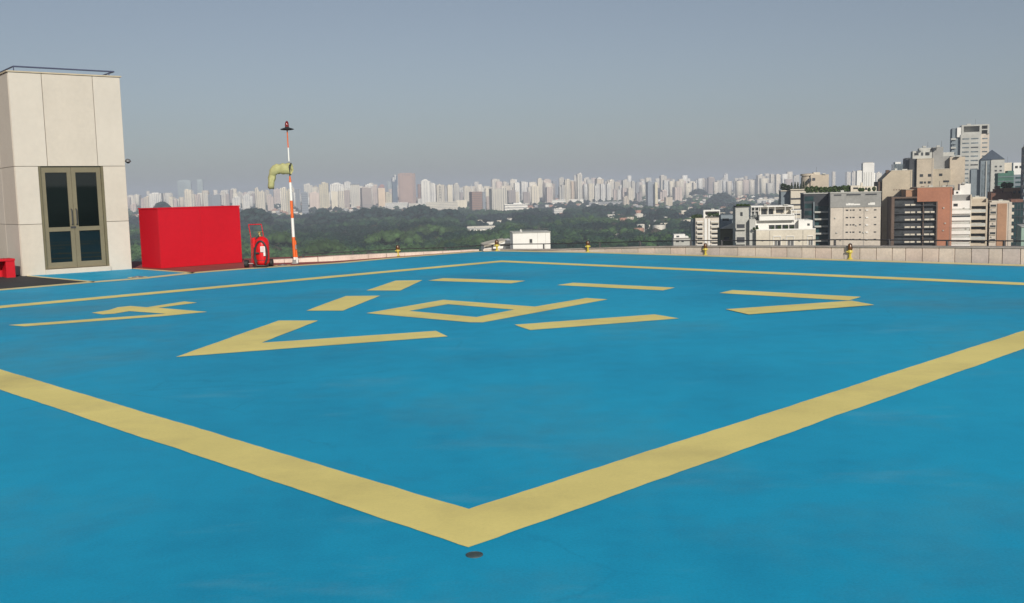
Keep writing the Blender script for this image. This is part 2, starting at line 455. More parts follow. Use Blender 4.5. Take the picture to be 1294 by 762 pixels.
# tiny white paint specks and studs on the near band
# ------------------------------------------------------------------ right parapet
def lerp_path(tab, x):
    for (xa, ya), (xb, yb) in zip(tab, tab[1:]):
        if x <= xb or (xb, yb) == tab[-1]: return ya + (yb - ya) * (x - xa) / (xb - xa)
base_t = [(632, 316.4), (743, 318.0), (860, 321.2), (955, 324.0), (1070, 327.5), (1180, 330.6), (1294, 334.0)]
top_t = [(632, 315.2), (700, 315.0), (743, 313.6), (800, 311.9), (860, 310.9), (955, 310.9), (1070, 311.0), (1180, 311.4), (1294, 312.0)]
def para_pt(x):
    b = G(x, lerp_path(base_t, x))
    tp = D(x, lerp_path(top_t, x), b.y)
    return b, max(tp.z, 0.03)
joints = [632, 655, 678, 700, 722, 743, 764, 785, 806, 827, 847, 866, 887, 909, 932, 954, 974, 994, 1013, 1030, 1050, 1066, 1086, 1107, 1127, 1144, 1165, 1186, 1206, 1227, 1249, 1266, 1289, 1308, 1326, 1345, 1364, 1383]
wall = empty('parapet_wall', para_pt(632)[0], 'low stone parapet wall running along the right side of the blue deck', 'parapet wall')
wl = wall.location.copy()
rng = random.Random(4)
capv = []
for i in range(len(joints) - 1):
    (pa, za), (pb, zb) = para_pt(joints[i]), para_pt(joints[i + 1])
    t = (pb - pa).normalized(); n = Vector((-t.y, t.x, 0))     # outward, away from deck
    g = 0.008; inset = rng.uniform(-0.004, 0.004) + 0.01
    a = pa + t * g + n * inset - wl; b = pb - t * g + n * inset - wl
    a2, b2 = a + n * 0.05, b + n * 0.05
    mb = MB().prism([(a.x, a.y), (b.x, b.y), (b2.x, b2.y), (a2.x, a2.y)], -0.05, [za - 0.03, zb - 0.03, zb - 0.03, za - 0.03])
    mb.build('panel', M_PARA[rng.choice([0, 0, 1, 2, 2, 3])], wall)
    a, b = pa + n * 0.055 - wl, pb + n * 0.055 - wl
    a2, b2 = a + n * 0.2, b + n * 0.2
    if i == 0: core = MB(); cap = MB()
    core.prism([(a.x, a.y), (b.x, b.y), (b2.x, b2.y), (a2.x, a2.y)], -0.9, [za - 0.035, zb - 0.035, zb - 0.035, za - 0.035])
    a, b = pa - n * 0.012 - wl, pb - n * 0.012 - wl
    a2, b2 = a + n * 0.30, b + n * 0.30
    cap.prism([(a.x, a.y), (b.x, b.y), (b2.x, b2.y), (a2.x, a2.y)], [za - 0.028, zb - 0.028, zb - 0.028, za - 0.028], [za, zb, zb, za])
core.build('core', M_CAP, wall); cap.build('cap', M_CAP, wall)

# left kerb
base_l = [(336, 332.6), (376, 331.6), (430, 329.6), (490, 325.0), (563, 319.8), (609, 316.6), (632, 316.3)]
top_l = [(336, 329.0), (376, 327.2), (430, 323.6), (490, 320.6), (563, 317.6), (609, 315.8), (632, 315.2)]
lw = empty('kerb_wall', G(336, 336), 'low white kerb wall behind the striped mast along the left edge', 'kerb wall')
ll = lw.location.copy()
js = [336, 358, 380, 402, 424, 446, 469, 492, 515, 539, 563, 586, 609, 632]
for i in range(len(js) - 1):
    pa = G(js[i], lerp_path(base_l, js[i])); pb = G(js[i + 1], lerp_path(base_l, js[i + 1]))
    za = max(D(js[i], lerp_path(top_l, js[i]), pa.y).z, 0.03); zb = max(D(js[i + 1], lerp_path(top_l, js[i + 1]), pb.y).z, 0.03)
    t = (pb - pa).normalized(); n = Vector((-t.y, t.x, 0))
    a = pa + t * 0.008 + n * (0.13 + rng.uniform(-.004, .004)) - ll; b = pb - t * 0.008 + n * 0.13 - ll
    a2, b2 = a + n * 0.3, b + n * 0.3
    MB().prism([(a.x, a.y), (b.x, b.y), (b2.x, b2.y), (a2.x, a2.y)], -0.9, [za, zb, zb, za]).build('kerb_block', M_PARA[rng.choice([0, 2, 2])], lw)

# guard rail beyond the parapet
rail_t = [(383, 321.5), (446, 318.0), (510, 314.5), (563, 313), (609, 310), (640, 308.6), (687, 308.2), (758, 306.6), (809, 305.2), (874, 304.0), (985, 303.9), (1060, 302.8), (1294, 304.5), (1400, 305.5)]
gr = empty('guard_rail', G(640, 316), 'thin dark metal guard rail on posts just beyond the deck edge walls', 'railing')
gl = gr.location.copy()
def rail_depth(x):
    if x <= 632: return G(max(x, 336), lerp_path(base_l, max(x, 336))).y + 0.5
    return para_pt(x)[0].y + 0.42
rp = [D(x, y, rail_depth(x)) - gl for x, y in rail_t]
MB().tube(rp, 0.013, 8).build('rail', M_DMETAL, gr)
MB().tube([p - Vector((0, 0, 0.42)) for p in rp], 0.010, 6).build('rail', M_DMETAL, gr)
for x in (383, 446, 505, 563, 622, 687, 758, 809, 873, 912, 985, 1055, 1124, 1197, 1269, 1345):
    p = D(x, lerp_path(rail_t, x), rail_depth(x)) - gl
    MB().box(p.x - 0.022, p.x + 0.022, p.y - 0.022, p.y + 0.022, p.z - 0.6, p.z + 0.012).build('post', M_DMETAL, gr)

# yellow deck lights
def deck_light(x, ytop, ybase, label, off=0.05):
    b = G(x, ybase); s = (D(x, ytop, b.y).z) / 0.33
    t = empty('deck_light', b, label, 'deck light', 'yellow lights around the deck edge')
    MB().lathe([(0.05 * s, 0), (0.05 * s, 0.015 * s), (0.024 * s, 0.03 * s), (0.024 * s, 0.10 * s), (0.036 * s, 0.12 * s), (0.05 * s, 0.13 * s), (0.05 * s, 0.165 * s), (0.04 * s, 0.18 * s)], n=16).build('lamp_body', M_LAMPY, t)
    MB().tube([(-0.07 * s, 0, 0.145 * s), (0.07 * s, 0, 0.145 * s)], 0.014 * s, 8).build('bracket', M_LAMPY, t)
    MB().lathe([(0.04 * s, 0.175 * s), (0.052 * s, 0.20 * s), (0.048 * s, 0.25 * s), (0.035 * s, 0.285 * s), (0.012 * s, 0.295 * s)], n=16).build('globe', M_AMBER, t)
    mb = MB()
    for k in range(4):
        q = k * math.pi / 2 + 0.4; c_, s_ = math.cos(q), math.sin(q)
        mb.tube([(0.048 * s * c_, 0.048 * s * s_, 0.17 * s), (0.058 * s * c_, 0.058 * s * s_, 0.22 * s), (0.045 * s * c_, 0.045 * s * s_, 0.285 * s), (0, 0, 0.31 * s)], 0.005 * s, 5)
    mb.build('wire_guard', M_DMETAL, t)
deck_light(503, 308.2, 323.6, 'yellow deck light with amber globe on the left edge, between mast and far corner')
deck_light(628, 301.6, 317.0, 'yellow deck light at the far corner in front of the low white shed')
deck_light(743, 302.6, 318.2, 'yellow deck light with amber globe right of the white rooftop block')
deck_light(891.5, 306.0, 322.2, 'yellow deck light on the right edge before the slim balcony apartment block')
deck_light(1074, 305.8, 327.6, 'yellow deck light on the right edge before the grey topped beige block')

# ------------------------------------------------------------------ stair tower with glass door
P0 = G(29, 348.9); P1 = G(167, 339.9)
ud = (P1 - P0); face_len = ud.length; ud.normalize(); nin = Vector((-ud.y, ud.x, 0))   # inward, away from camera
rot = math.atan2(ud.y, ud.x)
def FP(x, y):                     # photo pixel to (u, z) on the door face
    p = on_plane(x, y, P0, nin); return (p - P0).dot(ud), p.z
tower = empty('stair_tower', P0, 'pale stone clad stair tower with a double glass door', 'building', rotz=rot)
H = FP(90, 94.6)[1]
tw, td = face_len, 2.6
x_d0, _ = FP(53, 275); x_d1, _ = FP(134, 270)
z_d1 = FP(92, 206.5)[1]; z_sill = FP(97, 338.5)[1] ; z_j1 = FP(40, 210)[1]; z_j2 = FP(40, 283)[1]
z_j2r = FP(150, 280)[1]; z_j1r = FP(150, 210)[1]
z_j1 = (z_j1 + z_j1r) / 2; z_j2 = (z_j2 + z_j2r) / 2
u1 = FP(56, 150)[0]; u2 = FP(120, 150)[0]
cr = 0.10        # core stands behind the cladding
rec = 0.14       # door recess
mb = MB()
mb.box(0.03, x_d0 - 0.005, 0.035, td, -1.2, H - 0.02); mb.box(x_d1 + 0.005, tw - 0.03, 0.035, td, -1.2, H - 0.02)
mb.box(x_d0 - 0.004, x_d1 + 0.004, 0.036, td - 0.001, z_d1 + 0.01, H - 0.021); mb.box(x_d0 - 0.004, x_d1 + 0.004, 0.5, td - 0.001, -1.2, z_d1 + 0.009)
mb.build('wall', paint('tower_joint_grout', (0.40, 0.35, 0.28), 0.9, 0.1), tower)
def tp(x0, x1, z0, z1, mat, y0=0.0, y1=0.033):
    g = 0.006
    MB().chbox(x0 + g, x1 - g, y0, y1, z0 + g, z1 - g, 0.004).build('panel', mat, tower)
tp(0.0, u1, z_j1, H, M_STONE); tp(u1, u2, z_j1, H, M_STONE2); tp(u2, tw, z_j1, H, M_STONE)
tp(0.0, x_d0, z_j2, z_j1, M_STONE); tp(0.0, x_d0, -0.02, z_j2, M_STONE2)
tp(x_d1, tw, z_j2, z_j1, M_STONE2); tp(x_d1, tw, -0.02, z_j2, M_STONE)
if z_d1 > z_j1: pass
# left side cladding (x = 0 side) in two columns
for k, (ya, yb) in enumerate(((0.034, 1.3), (1.3, 2.6))):
    for (za, zb) in ((-0.02, z_j2), (z_j2, z_j1), (z_j1, H)):
        g = 0.006
        MB().chbox(-0.004, 0.028, ya + g, yb - g, za + g, zb - g, 0.004).build('panel', (M_STONE, M_STONE2)[(k + int(za > 0.5)) % 2], tower)
        MB().chbox(tw - 0.029, tw + 0.003, ya + g, yb - g, za + g, zb - g, 0.004).build('panel', (M_STONE, M_STONE2)[(k + int(za > 1.5)) % 2], tower)
MB().box(-0.03, tw + 0.03, -0.025, td + 0.02, H, H + 0.03).build('roof', paint('tower_coping', (0.50, 0.42, 0.30), 0.8, 0.15), tower)
MB().chbox(x_d0 - 0.01, x_d1 + 0.02, -0.05, 0.45, -0.01, z_sill, 0.006).build('sill', M_STONE2, tower)
# door
dz0 = z_sill + 0.002
fw = 0.10
fr = MB()
fr.box(x_d0, x_d0 + 0.05, 0.02, 0.16, dz0, z_d1); fr.box(x_d1 - 0.05, x_d1, 0.02, 0.16, dz0, z_d1)
fr.box(x_d0 + 0.05, x_d1 - 0.05, 0.02, 0.16, z_d1 - 0.07, z_d1)
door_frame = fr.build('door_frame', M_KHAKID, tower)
xm = (x_d0 + x_d1) / 2; zmid = FP(97, 289)[1]
zlow = dz0 + 0.15; ztop = z_d1 - 0.07 - 0.14
def leaf(xa, xb, side):
    st = 0.095
    mb = MB()
    y0, y1 = 0.06, 0.11
    lz1 = z_d1 - 0.075
    mb.box(xa, xa + st, y0, y1, dz0 + 0.01, lz1); mb.box(xb - st, xb, y0, y1, dz0 + 0.01, lz1)
    mb.box(xa + st, xb - st, y0, y1, dz0 + 0.01, zlow); mb.box(xa + st, xb - st, y0, y1, ztop, lz1)
    mb.box(xa + st, xb - st, y0, y1, zmid - 0.05, zmid + 0.05)
    d = mb.build('door', M_KHAKI, tower)
    for (za, zb) in ((zlow, zmid - 0.05), (zmid + 0.05, ztop)):
        MB().box(xa + st - 0.004, xb - st + 0.004, y0 + 0.02, y0 + 0.03, za - 0.004, zb + 0.004).build('pane', M_DGLASS, d)
    hx = xb - 0.05 if side < 0 else xa + 0.05
    z0 = zmid + 0.10
    MB().tube([(hx, y0, z0), (hx, y0 - 0.05, z0 + 0.01), (hx, y0 - 0.055, z0 + 0.18), (hx, y0 - 0.05, z0 + 0.36), (hx, y0, z0 + 0.37)], 0.013, 8).build('handle', M_DMETAL, d)
    ex = xa - 0.012 if side < 0 else xb + 0.012
    for zz in (zlow + 0.1, zmid + 0.25, ztop - 0.1):
        MB().box(ex - 0.012, ex + 0.012, y0 - 0.02, y0 + 0.01, zz - 0.06, zz + 0.06).build('hinge', M_DMETAL, d)
leaf(x_d0 + 0.055, xm - 0.003, -1); leaf(xm + 0.003, x_d1 - 0.055, 1)
MB().box(xm - 0.09, xm + 0.02, 0.035, 0.06, zmid + 0.02, zmid + 0.06).build('lock', M_DMETAL, tower)
# dark inside of the lobby
MB().box(x_d0, x_d1, 0.44, 0.49, 0, z_d1).build('lobby_wall', paint('lobby_dark', (0.05, 0.05, 0.045), 0.9, 0.2), tower)
# roof rail
def tl(x, y, off=0.0):
    p = on_plane(x, y, P0 + nin * off, nin); return (p - P0).dot(ud), off, p.z
ra = tl(17, 86.5, 0.10); rb = tl(144, 93.4, 0.10)
zr = (ra[2] + rb[2]) / 2 + 0.05
rr = [(ra[0] + 0.0, 2.4, zr), (ra[0], 0.10, zr), (rb[0], 0.10, zr), (rb[0], 2.4, zr)]
M_RAILB = paint('blue_grey_rail', (0.07, 0.08, 0.14), 0.5, 0.1, 6)
mb = MB()
for a, b in zip(rr, rr[1:]): mb.tube([a, b], 0.018, 8)
mb.build('roof_rail', M_RAILB, tower)
for (x, y) in ((ra[0], 0.1), (ra[0], 2.3), (rb[0] - 0.12, 0.1), (rb[0], 2.3)):
    MB().tube([(x, y, H), (x, y, zr)], 0.012, 6).build('rail_post', M_RAILB, tower)
# dome lamp on the right edge
lz = FP(162, 203)[1]
t2 = empty('dome_lamp', P1 + Vector((0, 0, 0)), 'small grey dome lamp on the right corner of the stone stair tower', 'lamp', rotz=rot)
MB().tube([(0.004, 0.08, lz - 0.02), (0.08, 0.07, lz + 0.02)], 0.012, 6).build('arm', M_METAL, t2)
MB().lathe([(0.068, lz - 0.03), (0.075, lz - 0.02), (0.06, lz + 0.02), (0.03, lz + 0.045), (0.005, lz + 0.05)], (0.09, 0.07, 0), 16).build('shade', M_METAL, t2)
MB().lathe([(0.02, lz - 0.065), (0.042, lz - 0.05), (0.05, lz - 0.031)], (0.09, 0.07, 0), 12).build('bulb', M_BLACK, t2)
MB().tube([(tw + 0.014, 0.10, 0), (tw + 0.014, 0.10, lz - 0.05)], 0.010, 6).build('conduit', M_METAL, tower)

# red open-fronted bench at the left
rb0 = G(20.8, 350.3); rb_h = D(20.8, 326.6, rb0.y).z
bl = 1.6
bt = empty('red_bench', rb0, 'red metal bench with open dark front at the left edge beside the tower', 'bench', rotz=rot)
MB().chbox(-bl, 0.0, 0.0, 0.5, rb_h - 0.05, rb_h, 0.006).build('seat', M_RED, bt)
MB().chbox(-0.20, -0.008, 0.02, 0.48, 0, rb_h - 0.052, 0.004).build('leg', M_RED, bt)
MB().chbox(-bl + 0.01, -bl + 0.2, 0.02, 0.48, 0, rb_h - 0.052, 0.004).build('leg', M_RED, bt)
MB().box(-bl + 0.2, -0.2, 0.44, 0.47, 0.0, rb_h - 0.053).build('back_panel', M_RED, bt)

# neighbouring dark tower behind the photographer (seen mirrored in the door glass)
nbt = empty('neighbour_tower', (50, -24, -82), 'dark glazed tower behind the camera, mirrored in the glass door', 'building', rotz=math.radians(52))
W_NB = paint('neighbour_dark_cladding', (0.045, 0.045, 0.04), 0.6, 0.3, 0.2)
MB().box(-22, 22, -8, 8, 0, 82 + 3.1).build('wall', W_NB, nbt)
for k in range(5):
    MB().box(-22.15, 22.15, -8.15, 8.15, 82 - 9.6 + 2.6 * k, 82 - 8.7 + 2.6 * k).build('floor_band', paint('neighbour_band', (0.12, 0.12, 0.11), 0.7), nbt)

# ------------------------------------------------------------------ red box
B0 = G(204, 339.2); B1 = G(306.3, 331.4)
bu = (B1 - B0); bw = bu.length; bu.normalize(); bn = Vector((-bu.y, bu.x, 0))
bh = D(204, 263.0, B0.y).z
bh2 = D(302, 259.2, B1.y).z; bh = (bh + bh2) / 2
bd = 0.98
rbx = empty('red_storage_box', B0, 'large red metal box standing between the stair tower and the fire extinguisher', 'storage box', rotz=math.atan2(bu.y, bu.x))
MB().box(0.03, bw - 0.03, 0.03, bd - 0.03, 0.0, bh - 0.03).build('frame', M_RED, rbx)
for (xa, xb) in ((0, bw * 0.5), (bw * 0.5, bw)):
    MB().chbox(xa + 0.0015, xb - 0.0015, 0, 0.028, 0.0, bh - 0.032, 0.002).build('panel', M_RED, rbx)
MB().chbox(-0.0005, 0.028, 0.031, bd, 0, bh - 0.033, 0.002).build('panel', M_RED, rbx)
MB().chbox(bw - 0.028, bw + 0.0005, 0.031, bd, 0, bh - 0.033, 0.002).build('panel', M_RED, rbx)
MB().chbox(-0.012, bw + 0.012, -0.012, bd + 0.012, bh - 0.03, bh, 0.006).build('lid', M_RED, rbx)
MB().box(bw * 0.5 - 0.07, bw * 0.5 + 0.06, -0.010, -0.001, bh * 0.56, bh * 0.575).build('latch', M_RED, rbx)

# ------------------------------------------------------------------ wheeled fire extinguisher
e0 = G(329, 337.8)
k_ = e0.y / F_PX                      # metres per photo pixel here
def ex(x, y, d=0.0): return ((x - 329) * k_, d, (337.8 - y) * k_)
ext = empty('fire_extinguisher', e0, 'red wheeled fire extinguisher with white label and black hose', 'fire extinguisher')
rT = 8.2 * k_
c0 = ex(333, 336)
def tank(cx_, r, z0, z1, dy, name, mat):
    return MB().lathe([(r * 0.4, z0), (r * 0.85, z0 + r * 0.25), (r, z0 + r * 0.6), (r, z1 - r * 0.9), (r * 0.85, z1 - r * 0.4), (r * 0.45, z1 - r * 0.08), (r * 0.16, z1)], (cx_, dy, 0), 24).build(name, mat, ext)
tk = tank(c0[0] - 0.01, 8.8 * k_, 2.0 * k_, 39.0 * k_, 0.0, 'tank', M_REDB)
MB().lathe([(8.85 * k_, 0), (8.85 * k_, 0.012)], (c0[0] - 0.01, 0, 9 * k_), 24).build('band', M_BLACK, tk)
MB().chbox(ex(318.5, 0)[0], ex(327.5, 0)[0], 0.10, 0.17, 3 * k_, 37.5 * k_, 0.02).build('back_plate', M_REDB, ext)
# frame and handle
for sx in (ex(316.8, 0)[0], ex(333.0, 0)[0]):
    MB().tube([(sx, 0.16, 4 * k_), (sx, 0.17, 38 * k_), (sx - 0.045, 0.18, 54 * k_)], 0.011, 8).build('frame', M_RED, ext)
MB().tube([(ex(316.8, 0)[0] - 0.045, 0.18, 54 * k_), (ex(333, 0)[0] - 0.045, 0.18, 54 * k_)], 0.013, 8).build('handle', M_RED, ext)
# wheels
def wheel(x, y0):
    r = 4.8 * k_
    w = MB().tube([(x - 0.045, y0, r), (x + 0.045, y0, r)], r, 20).build('wheel', M_BLACK, ext)
    MB().tube([(x - 0.035, y0, r), (x + 0.035, y0, r)], r * 0.45, 12).build('hub', M_METAL, w)
wheel(ex(310.8, 0)[0], 0.08); wheel(ex(339.5, 0)[0], 0.26)
MB().tube([(ex(310.4, 0)[0], 0.08, 4.6 * k_), (ex(339, 0)[0], 0.26, 4.6 * k_)], 0.012, 8).build('axle', M_METAL, ext)
MB().tube([ex(321, 334, -0.05), ex(323, 337.3, -0.14), ex(338, 337.3, -0.14), ex(340.5, 333.5, -0.08)], 0.022, 8).build('foot', M_BLACK, ext)
# valve and gauge
MB().lathe([(0.03, 0), (0.035, 0.02), (0.02, 0.05), (0.028, 0.08), (0.028, 0.11), (0.012, 0.125)], (c0[0] - 0.05, 0, 38.5 * k_), 14).build('valve', M_BRASS, ext)
MB().tube([(c0[0] - 0.05, 0.0, 42 * k_), (c0[0] - 0.05, -0.045, 42.3 * k_)], 0.020, 14).build('gauge', M_BRASS, ext)
MB().tube([(c0[0] - 0.10, -0.01, 44.5 * k_), (c0[0] + 0.01, -0.01, 45.2 * k_)], 0.009, 6).build('lever', M_BRASS, ext)
# hose coil around the tank
hp = []
for i in range(40):
    q = i / 39
    a = math.pi * (1.05 + 2.6 * q)
    hp.append((c0[0] - 0.02 + 9.0 * k_ * math.cos(a) * (1 - 0.1 * q), -0.155 - 0.02 * q, 18 * k_ + 15.5 * k_ * math.sin(a) * (1 - 0.12 * q)))
MB().tube([(c0[0] - 0.05, -0.03, 40 * k_), (c0[0] - 0.14, -0.10, 36 * k_)] + [], 0.014, 8).build('hose', M_BLACK, ext)
loop = []
for i in range(33):
    a = math.pi * (1.25 - 1.55 * i / 32)
    loop.append((c0[0] + 7.6 * k_ * math.cos(a), -0.185, 18 * k_ + 15.5 * k_ * math.sin(a)))
MB().tube([ex(325, 312, -0.17), ex(324.3, 326, -0.185), ex(327, 335, -0.17), ex(338, 335.5, -0.17)] , 0.022, 8).build('hose', M_BLACK, ext)
MB().tube(loop, 0.021, 8).build('hose', M_BLACK, ext)
lb = MB().chbox(ex(332.6, 0)[0], ex(338.6, 0)[0], -0.200, -0.150, ex(0, 318)[2], ex(0, 311)[2], 0.004).build('label_plate', M_LABEL, ext)
MB().chbox(ex(336.2, 0)[0], ex(338.4, 0)[0], -0.190, -0.12, ex(0, 323)[2], ex(0, 318.2)[2], 0.003).build('label_plate', M_LABEL, ext)
mb = MB()
for k in range(4): mb.box(ex(333.4, 0)[0], ex(337.6, 0)[0], -0.202, -0.2005, ex(0, 317 - k * 1.4)[2], ex(0, 316.6 - k * 1.4)[2])
mb.build('label_print', M_RED, lb)
MB().tube([ex(325.5, 319, -0.19), ex(331, 319.5, -0.19)], 0.020, 8).build('nozzle', M_BLACK, ext)

# ------------------------------------------------------------------ striped mast with windsock
m0 = G(372.8, 333.2); mY = m0.y; mk = mY / F_PX
mast = empty('windsock_mast', m0, 'orange and white striped mast with a dark obstruction lamp on top', 'mast')
def mp(x, y): return D(x, y, mY) - m0
axis = mp(362.6, 160) 
def at_row(y):                       # the pole leans a little
    z = mp(368, y).z
    f = z / axis.z
    return Vector((axis.x * f, 0, z))
segs = [(333.2, 325, M_WHITE, 1.9), (325, 299.6, M_ORANGE, 2.1), (299.6, 275.7, M_WHITE, 1.9), (275.7, 253.6, M_ORANGE, 1.85), (253.6, 230.5, M_WHITE, 1.7)]
for ya, yb, mt, r in segs:
    MB().tube([at_row(ya), at_row(yb)], r * mk, 14).build('pole_section', mt, mast)
MB().tube([at_row(230.5), at_row(222.5)], [1.7 * mk, 0.8 * mk], 12).build('pole_section', M_ORANGE, mast)
MB().tube([at_row(222.5), at_row(204)], 0.75 * mk, 10).build('pole_section', M_METAL, mast)
MB().tube([at_row(204), at_row(186.5)], 0.9 * mk, 10).build('pole_section', M_WHITE, mast)
MB().tube([at_row(186.5), at_row(163)], 0.75 * mk, 10).build('pole_section', M_ORANGE, mast)
b0_, b1_ = at_row(333.2), at_row(303)
MB().tube([b0_ + Vector((3.4 * mk, -0.02, 0)), b1_ + Vector((2.2 * mk, -0.02, -0.02))], 1.2 * mk, 10).build('brace', M_ORANGE, mast)
MB().tube([b0_ + Vector((3.4 * mk, -0.045, 0)), b0_ + Vector((3.2 * mk, -0.045, 0.16))], 1.3 * mk, 10).build('brace', M_WHITE, mast)
MB().chbox(2.0 * mk, 3.6 * mk, -0.07, -0.04, 0.36, 0.48, 0.004).build('bracket', M_METAL, mast)
MB().chbox(-3.2 * mk, 4.8 * mk, -0.10, 0.10, 0, 0.025, 0.004).build('base_plate', M_METAL, mast)
MB().chbox(-2.6 * mk, 4.2 * mk, -0.06, 0.06, 0.025, 0.10, 0.008).build('base_clamp', M_METAL, mast)
tp_ = at_row(162)
MB().lathe([(8.2 * mk, 0), (8.4 * mk, 0.012), (6.0 * mk, 0.028), (2.6 * mk, 0.05), (2.2 * mk, 0.07)], tuple(tp_ - Vector((0, 0, 0.03))), 20).build('lamp_disc', M_BLACK, mast)
for k in range(6):
    q = k * math.pi / 3
    MB().tube([tp_ + Vector((0, 0, -0.05)), tp_ + Vector((7.6 * mk * math.cos(q), 7.6 * mk * math.sin(q), -0.035))], 0.006, 5).build('disc_stay', M_DMETAL, mast)
MB().lathe([(2.5 * mk, 0.035), (2.5 * mk, 0.06), (2.2 * mk, 0.13), (1.2 * mk, 0.17), (0.3 * mk, 0.18)], tuple(tp_), 14).build('beacon', M_REDGLASS, mast)
MB().tube([at_row(222) + Vector((0, -0.02, 0)), at_row(206) + Vector((0.01, -0.02, 0))], 0.012, 8).build('swivel', M_DMETAL, mast)
# the sock: short level sleeve that folds and hangs down
wp = at_row(213)
ws = empty('windsock', m0 + wp, 'faded yellow windsock drooping from the striped mast', 'windsock')
def wq(x, y, d=0.0): return Vector(((x - 368) * mk, d, (213 - y) * mk))
path = [(369.8, 213.4), (367, 213.2), (363, 213.4), (360, 212.8), (356.5, 213.1), (353, 213.2), (350, 214.2), (347.8, 216.6), (346.5, 220), (345.6, 224.5), (344.8, 229), (344.0, 233), (343.2, 237.2)]
radp = [7.3, 7.6, 6.7, 7.3, 6.3, 6.9, 6.0, 5.7, 4.6, 4.9, 4.0, 4.4, 3.8]
rs = [(r * mk * 0.94, r * mk * 0.75) for r in radp]
mb = MB(); mb.tube([wq(x, y, 0.02 * math.sin(i * 1.7)) for i, (x, y) in enumerate(path)], rs, 18, cap=False)
# fabric wrinkles
rw = random.Random(2); mb.v = [tuple(Vector(v) + Vector((rw.uniform(-1, 1), rw.uniform(-1, 1), rw.uniform(-1, 1))) * 0.012) for v in mb.v]
sock = mb.build('sleeve', M_SOCK, ws)
so = sock.modifiers.new('solid', 'SOLIDIFY'); so.thickness = 0.004
hoop = []
for k in range(25):
    q = 2 * math.pi * k / 24; hoop.append(wq(369.8, 213.4) + Vector((0.01 * math.cos(q), 6.0 * mk * math.sin(q), 7.4 * mk * math.cos(q))))
MB().tube(hoop, 0.008, 6).build('hoop', M_DMETAL, ws)

# ------------------------------------------------------------------ terrain
n_ = 110
xs = np.concatenate([np.linspace(-14000, 14000, n_)]); ys = np.linspace(-3000, 15000, n_)
vs = [(float(x), float(y), terrain_z(x, y)) for y in ys for x in xs]
fs = [(j * n_ + i, j * n_ + i + 1, (j + 1) * n_ + i + 1, (j + 1) * n_ + i) for j in range(n_ - 1) for i in range(n_ - 1)]
mt, nt, b = _base('ground_cover')
n1 = _noise(nt, 0.004, 6, 0.65); n2 = _noise(nt, 0.03, 6, 0.7)
r = _ramp(nt, [(0.40, (0.035, 0.055, 0.028)), (0.55, (0.07, 0.085, 0.05)), (0.62, (0.22, 0.19, 0.16)), (0.72, (0.30, 0.28, 0.26))])
mxn = _mix(nt, n1.outputs[0], n2.outputs[0], 0.55)
nt.links.new(mxn, r.inputs[0]); nt.links.new(r.outputs[0], b.inputs['Base Color']); b.inputs['Roughness'].default_value = 0.9
tag(MB().add(vs, fs, True).build('ground', mt), kind='structure')
# streets beside the near buildings are hidden below the parapet; the ground sheet carries them

# ------------------------------------------------------------------ near buildings (each face stands where it stands, across the line of sight)
ALLB = {}
class Bld:
    def __init__(s, name, label, Y, xref, cat='building', group=None, depth=18.0, top=None, gz=None, turn=4.0):
        p = D(xref, 300, Y)
        s.Y, s.k, s.xref, s.depth = Y, Y / F_PX, xref, depth
        s.gz = terrain_z(p.x, Y) - 1 if gz is None else gz
        s.p0 = Vector((p.x, Y, s.gz)); s.zr = p.z; s.yr = 300 
        ALLB[name] = s; s.xmid = Bld.xmid
        s.root = empty(name, s.p0, label, cat, group, rotz=-(math.atan2(p.x, Y) - math.radians(turn)))
    def u(s, x): return (x - s.xref) * s.k
    def z(s, y, x=None):
        xx = s.xmid if x is None else x
        # level lines: horizon at the block's own middle column
        return EYE + (hor(xx) - y) * s.k - s.gz
    xmid = 1100
    def add(s, mb, x0, x1, y0, y1, f=0.0, b=None):      # y0 above, y1 below (None: to the ground); f,b: metres behind the face plane
        mb.box(s.u(x0), s.u(x1), f, s.depth if b is None else b, 0.0 if y1 is None else s.z(y1), s.z(y0))
    def part(s, name, mat, rects, parent=None, kind=None):
        if name in ('window', 'balcony', 'vent', 'roof_tank') and len(rects) > 1 and not kind:
            return [s.part(name, mat, [r], parent) for r in rects][-1]
        mb = MB()
        for r in rects: s.add(mb, *r)
        o = mb.build(name, mat, parent or s.root)
        if kind: o['kind'] = kind
        return o
    def rows(s, name, mat, x0, x1, y0, dy, n, h, f, b, kind='stuff', parent=None):
        return s.part(name, mat, [(x0, x1, y0 + k * dy, y0 + k * dy + h, f, b) for k in range(n)], parent, kind)
def wallm(n, c, var=0.14): return paint(n, c, 0.85, var, 0.12)
W_WHITE = wallm('wall_white', (0.74, 0.73, 0.70), 0.06)
W_CREAM = wallm('wall_cream', (0.60, 0.55, 0.46))
W_BEIGE = wallm('wall_beige', (0.50, 0.43, 0.34))
W_TAN = wallm('wall_tan', (0.45, 0.39, 0.30))
W_PINK = wallm('wall_pinkish', (0.56, 0.50, 0.43))
W_GREY = wallm('wall_grey', (0.30, 0.30, 0.29))
W_LGREY = wallm('wall_light_grey', (0.46, 0.46, 0.43))
W_DARK = wallm('wall_dark', (0.055, 0.06, 0.07), 0.25)
W_BROWN = wallm('wall_brown', (0.13, 0.09, 0.07), 0.2)
W_ORANGE = wallm('wall_orange_brick', (0.38, 0.165, 0.10))
W_ORANGE2 = wallm('wall_orange_tile', (0.40, 0.23, 0.14))
W_OLIVE = wallm('wall_olive', (0.12, 0.12, 0.08), 0.2)
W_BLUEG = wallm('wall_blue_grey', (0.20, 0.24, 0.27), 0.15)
W_RUST = wallm('wall_rust', (0.20, 0.10, 0.07), 0.25)
G_DARK = glass('window_glass_dark', (0.045, 0.05, 0.055), 0.15)
G_TEAL = glass('window_glass_teal', (0.02, 0.05, 0.055), 0.12)
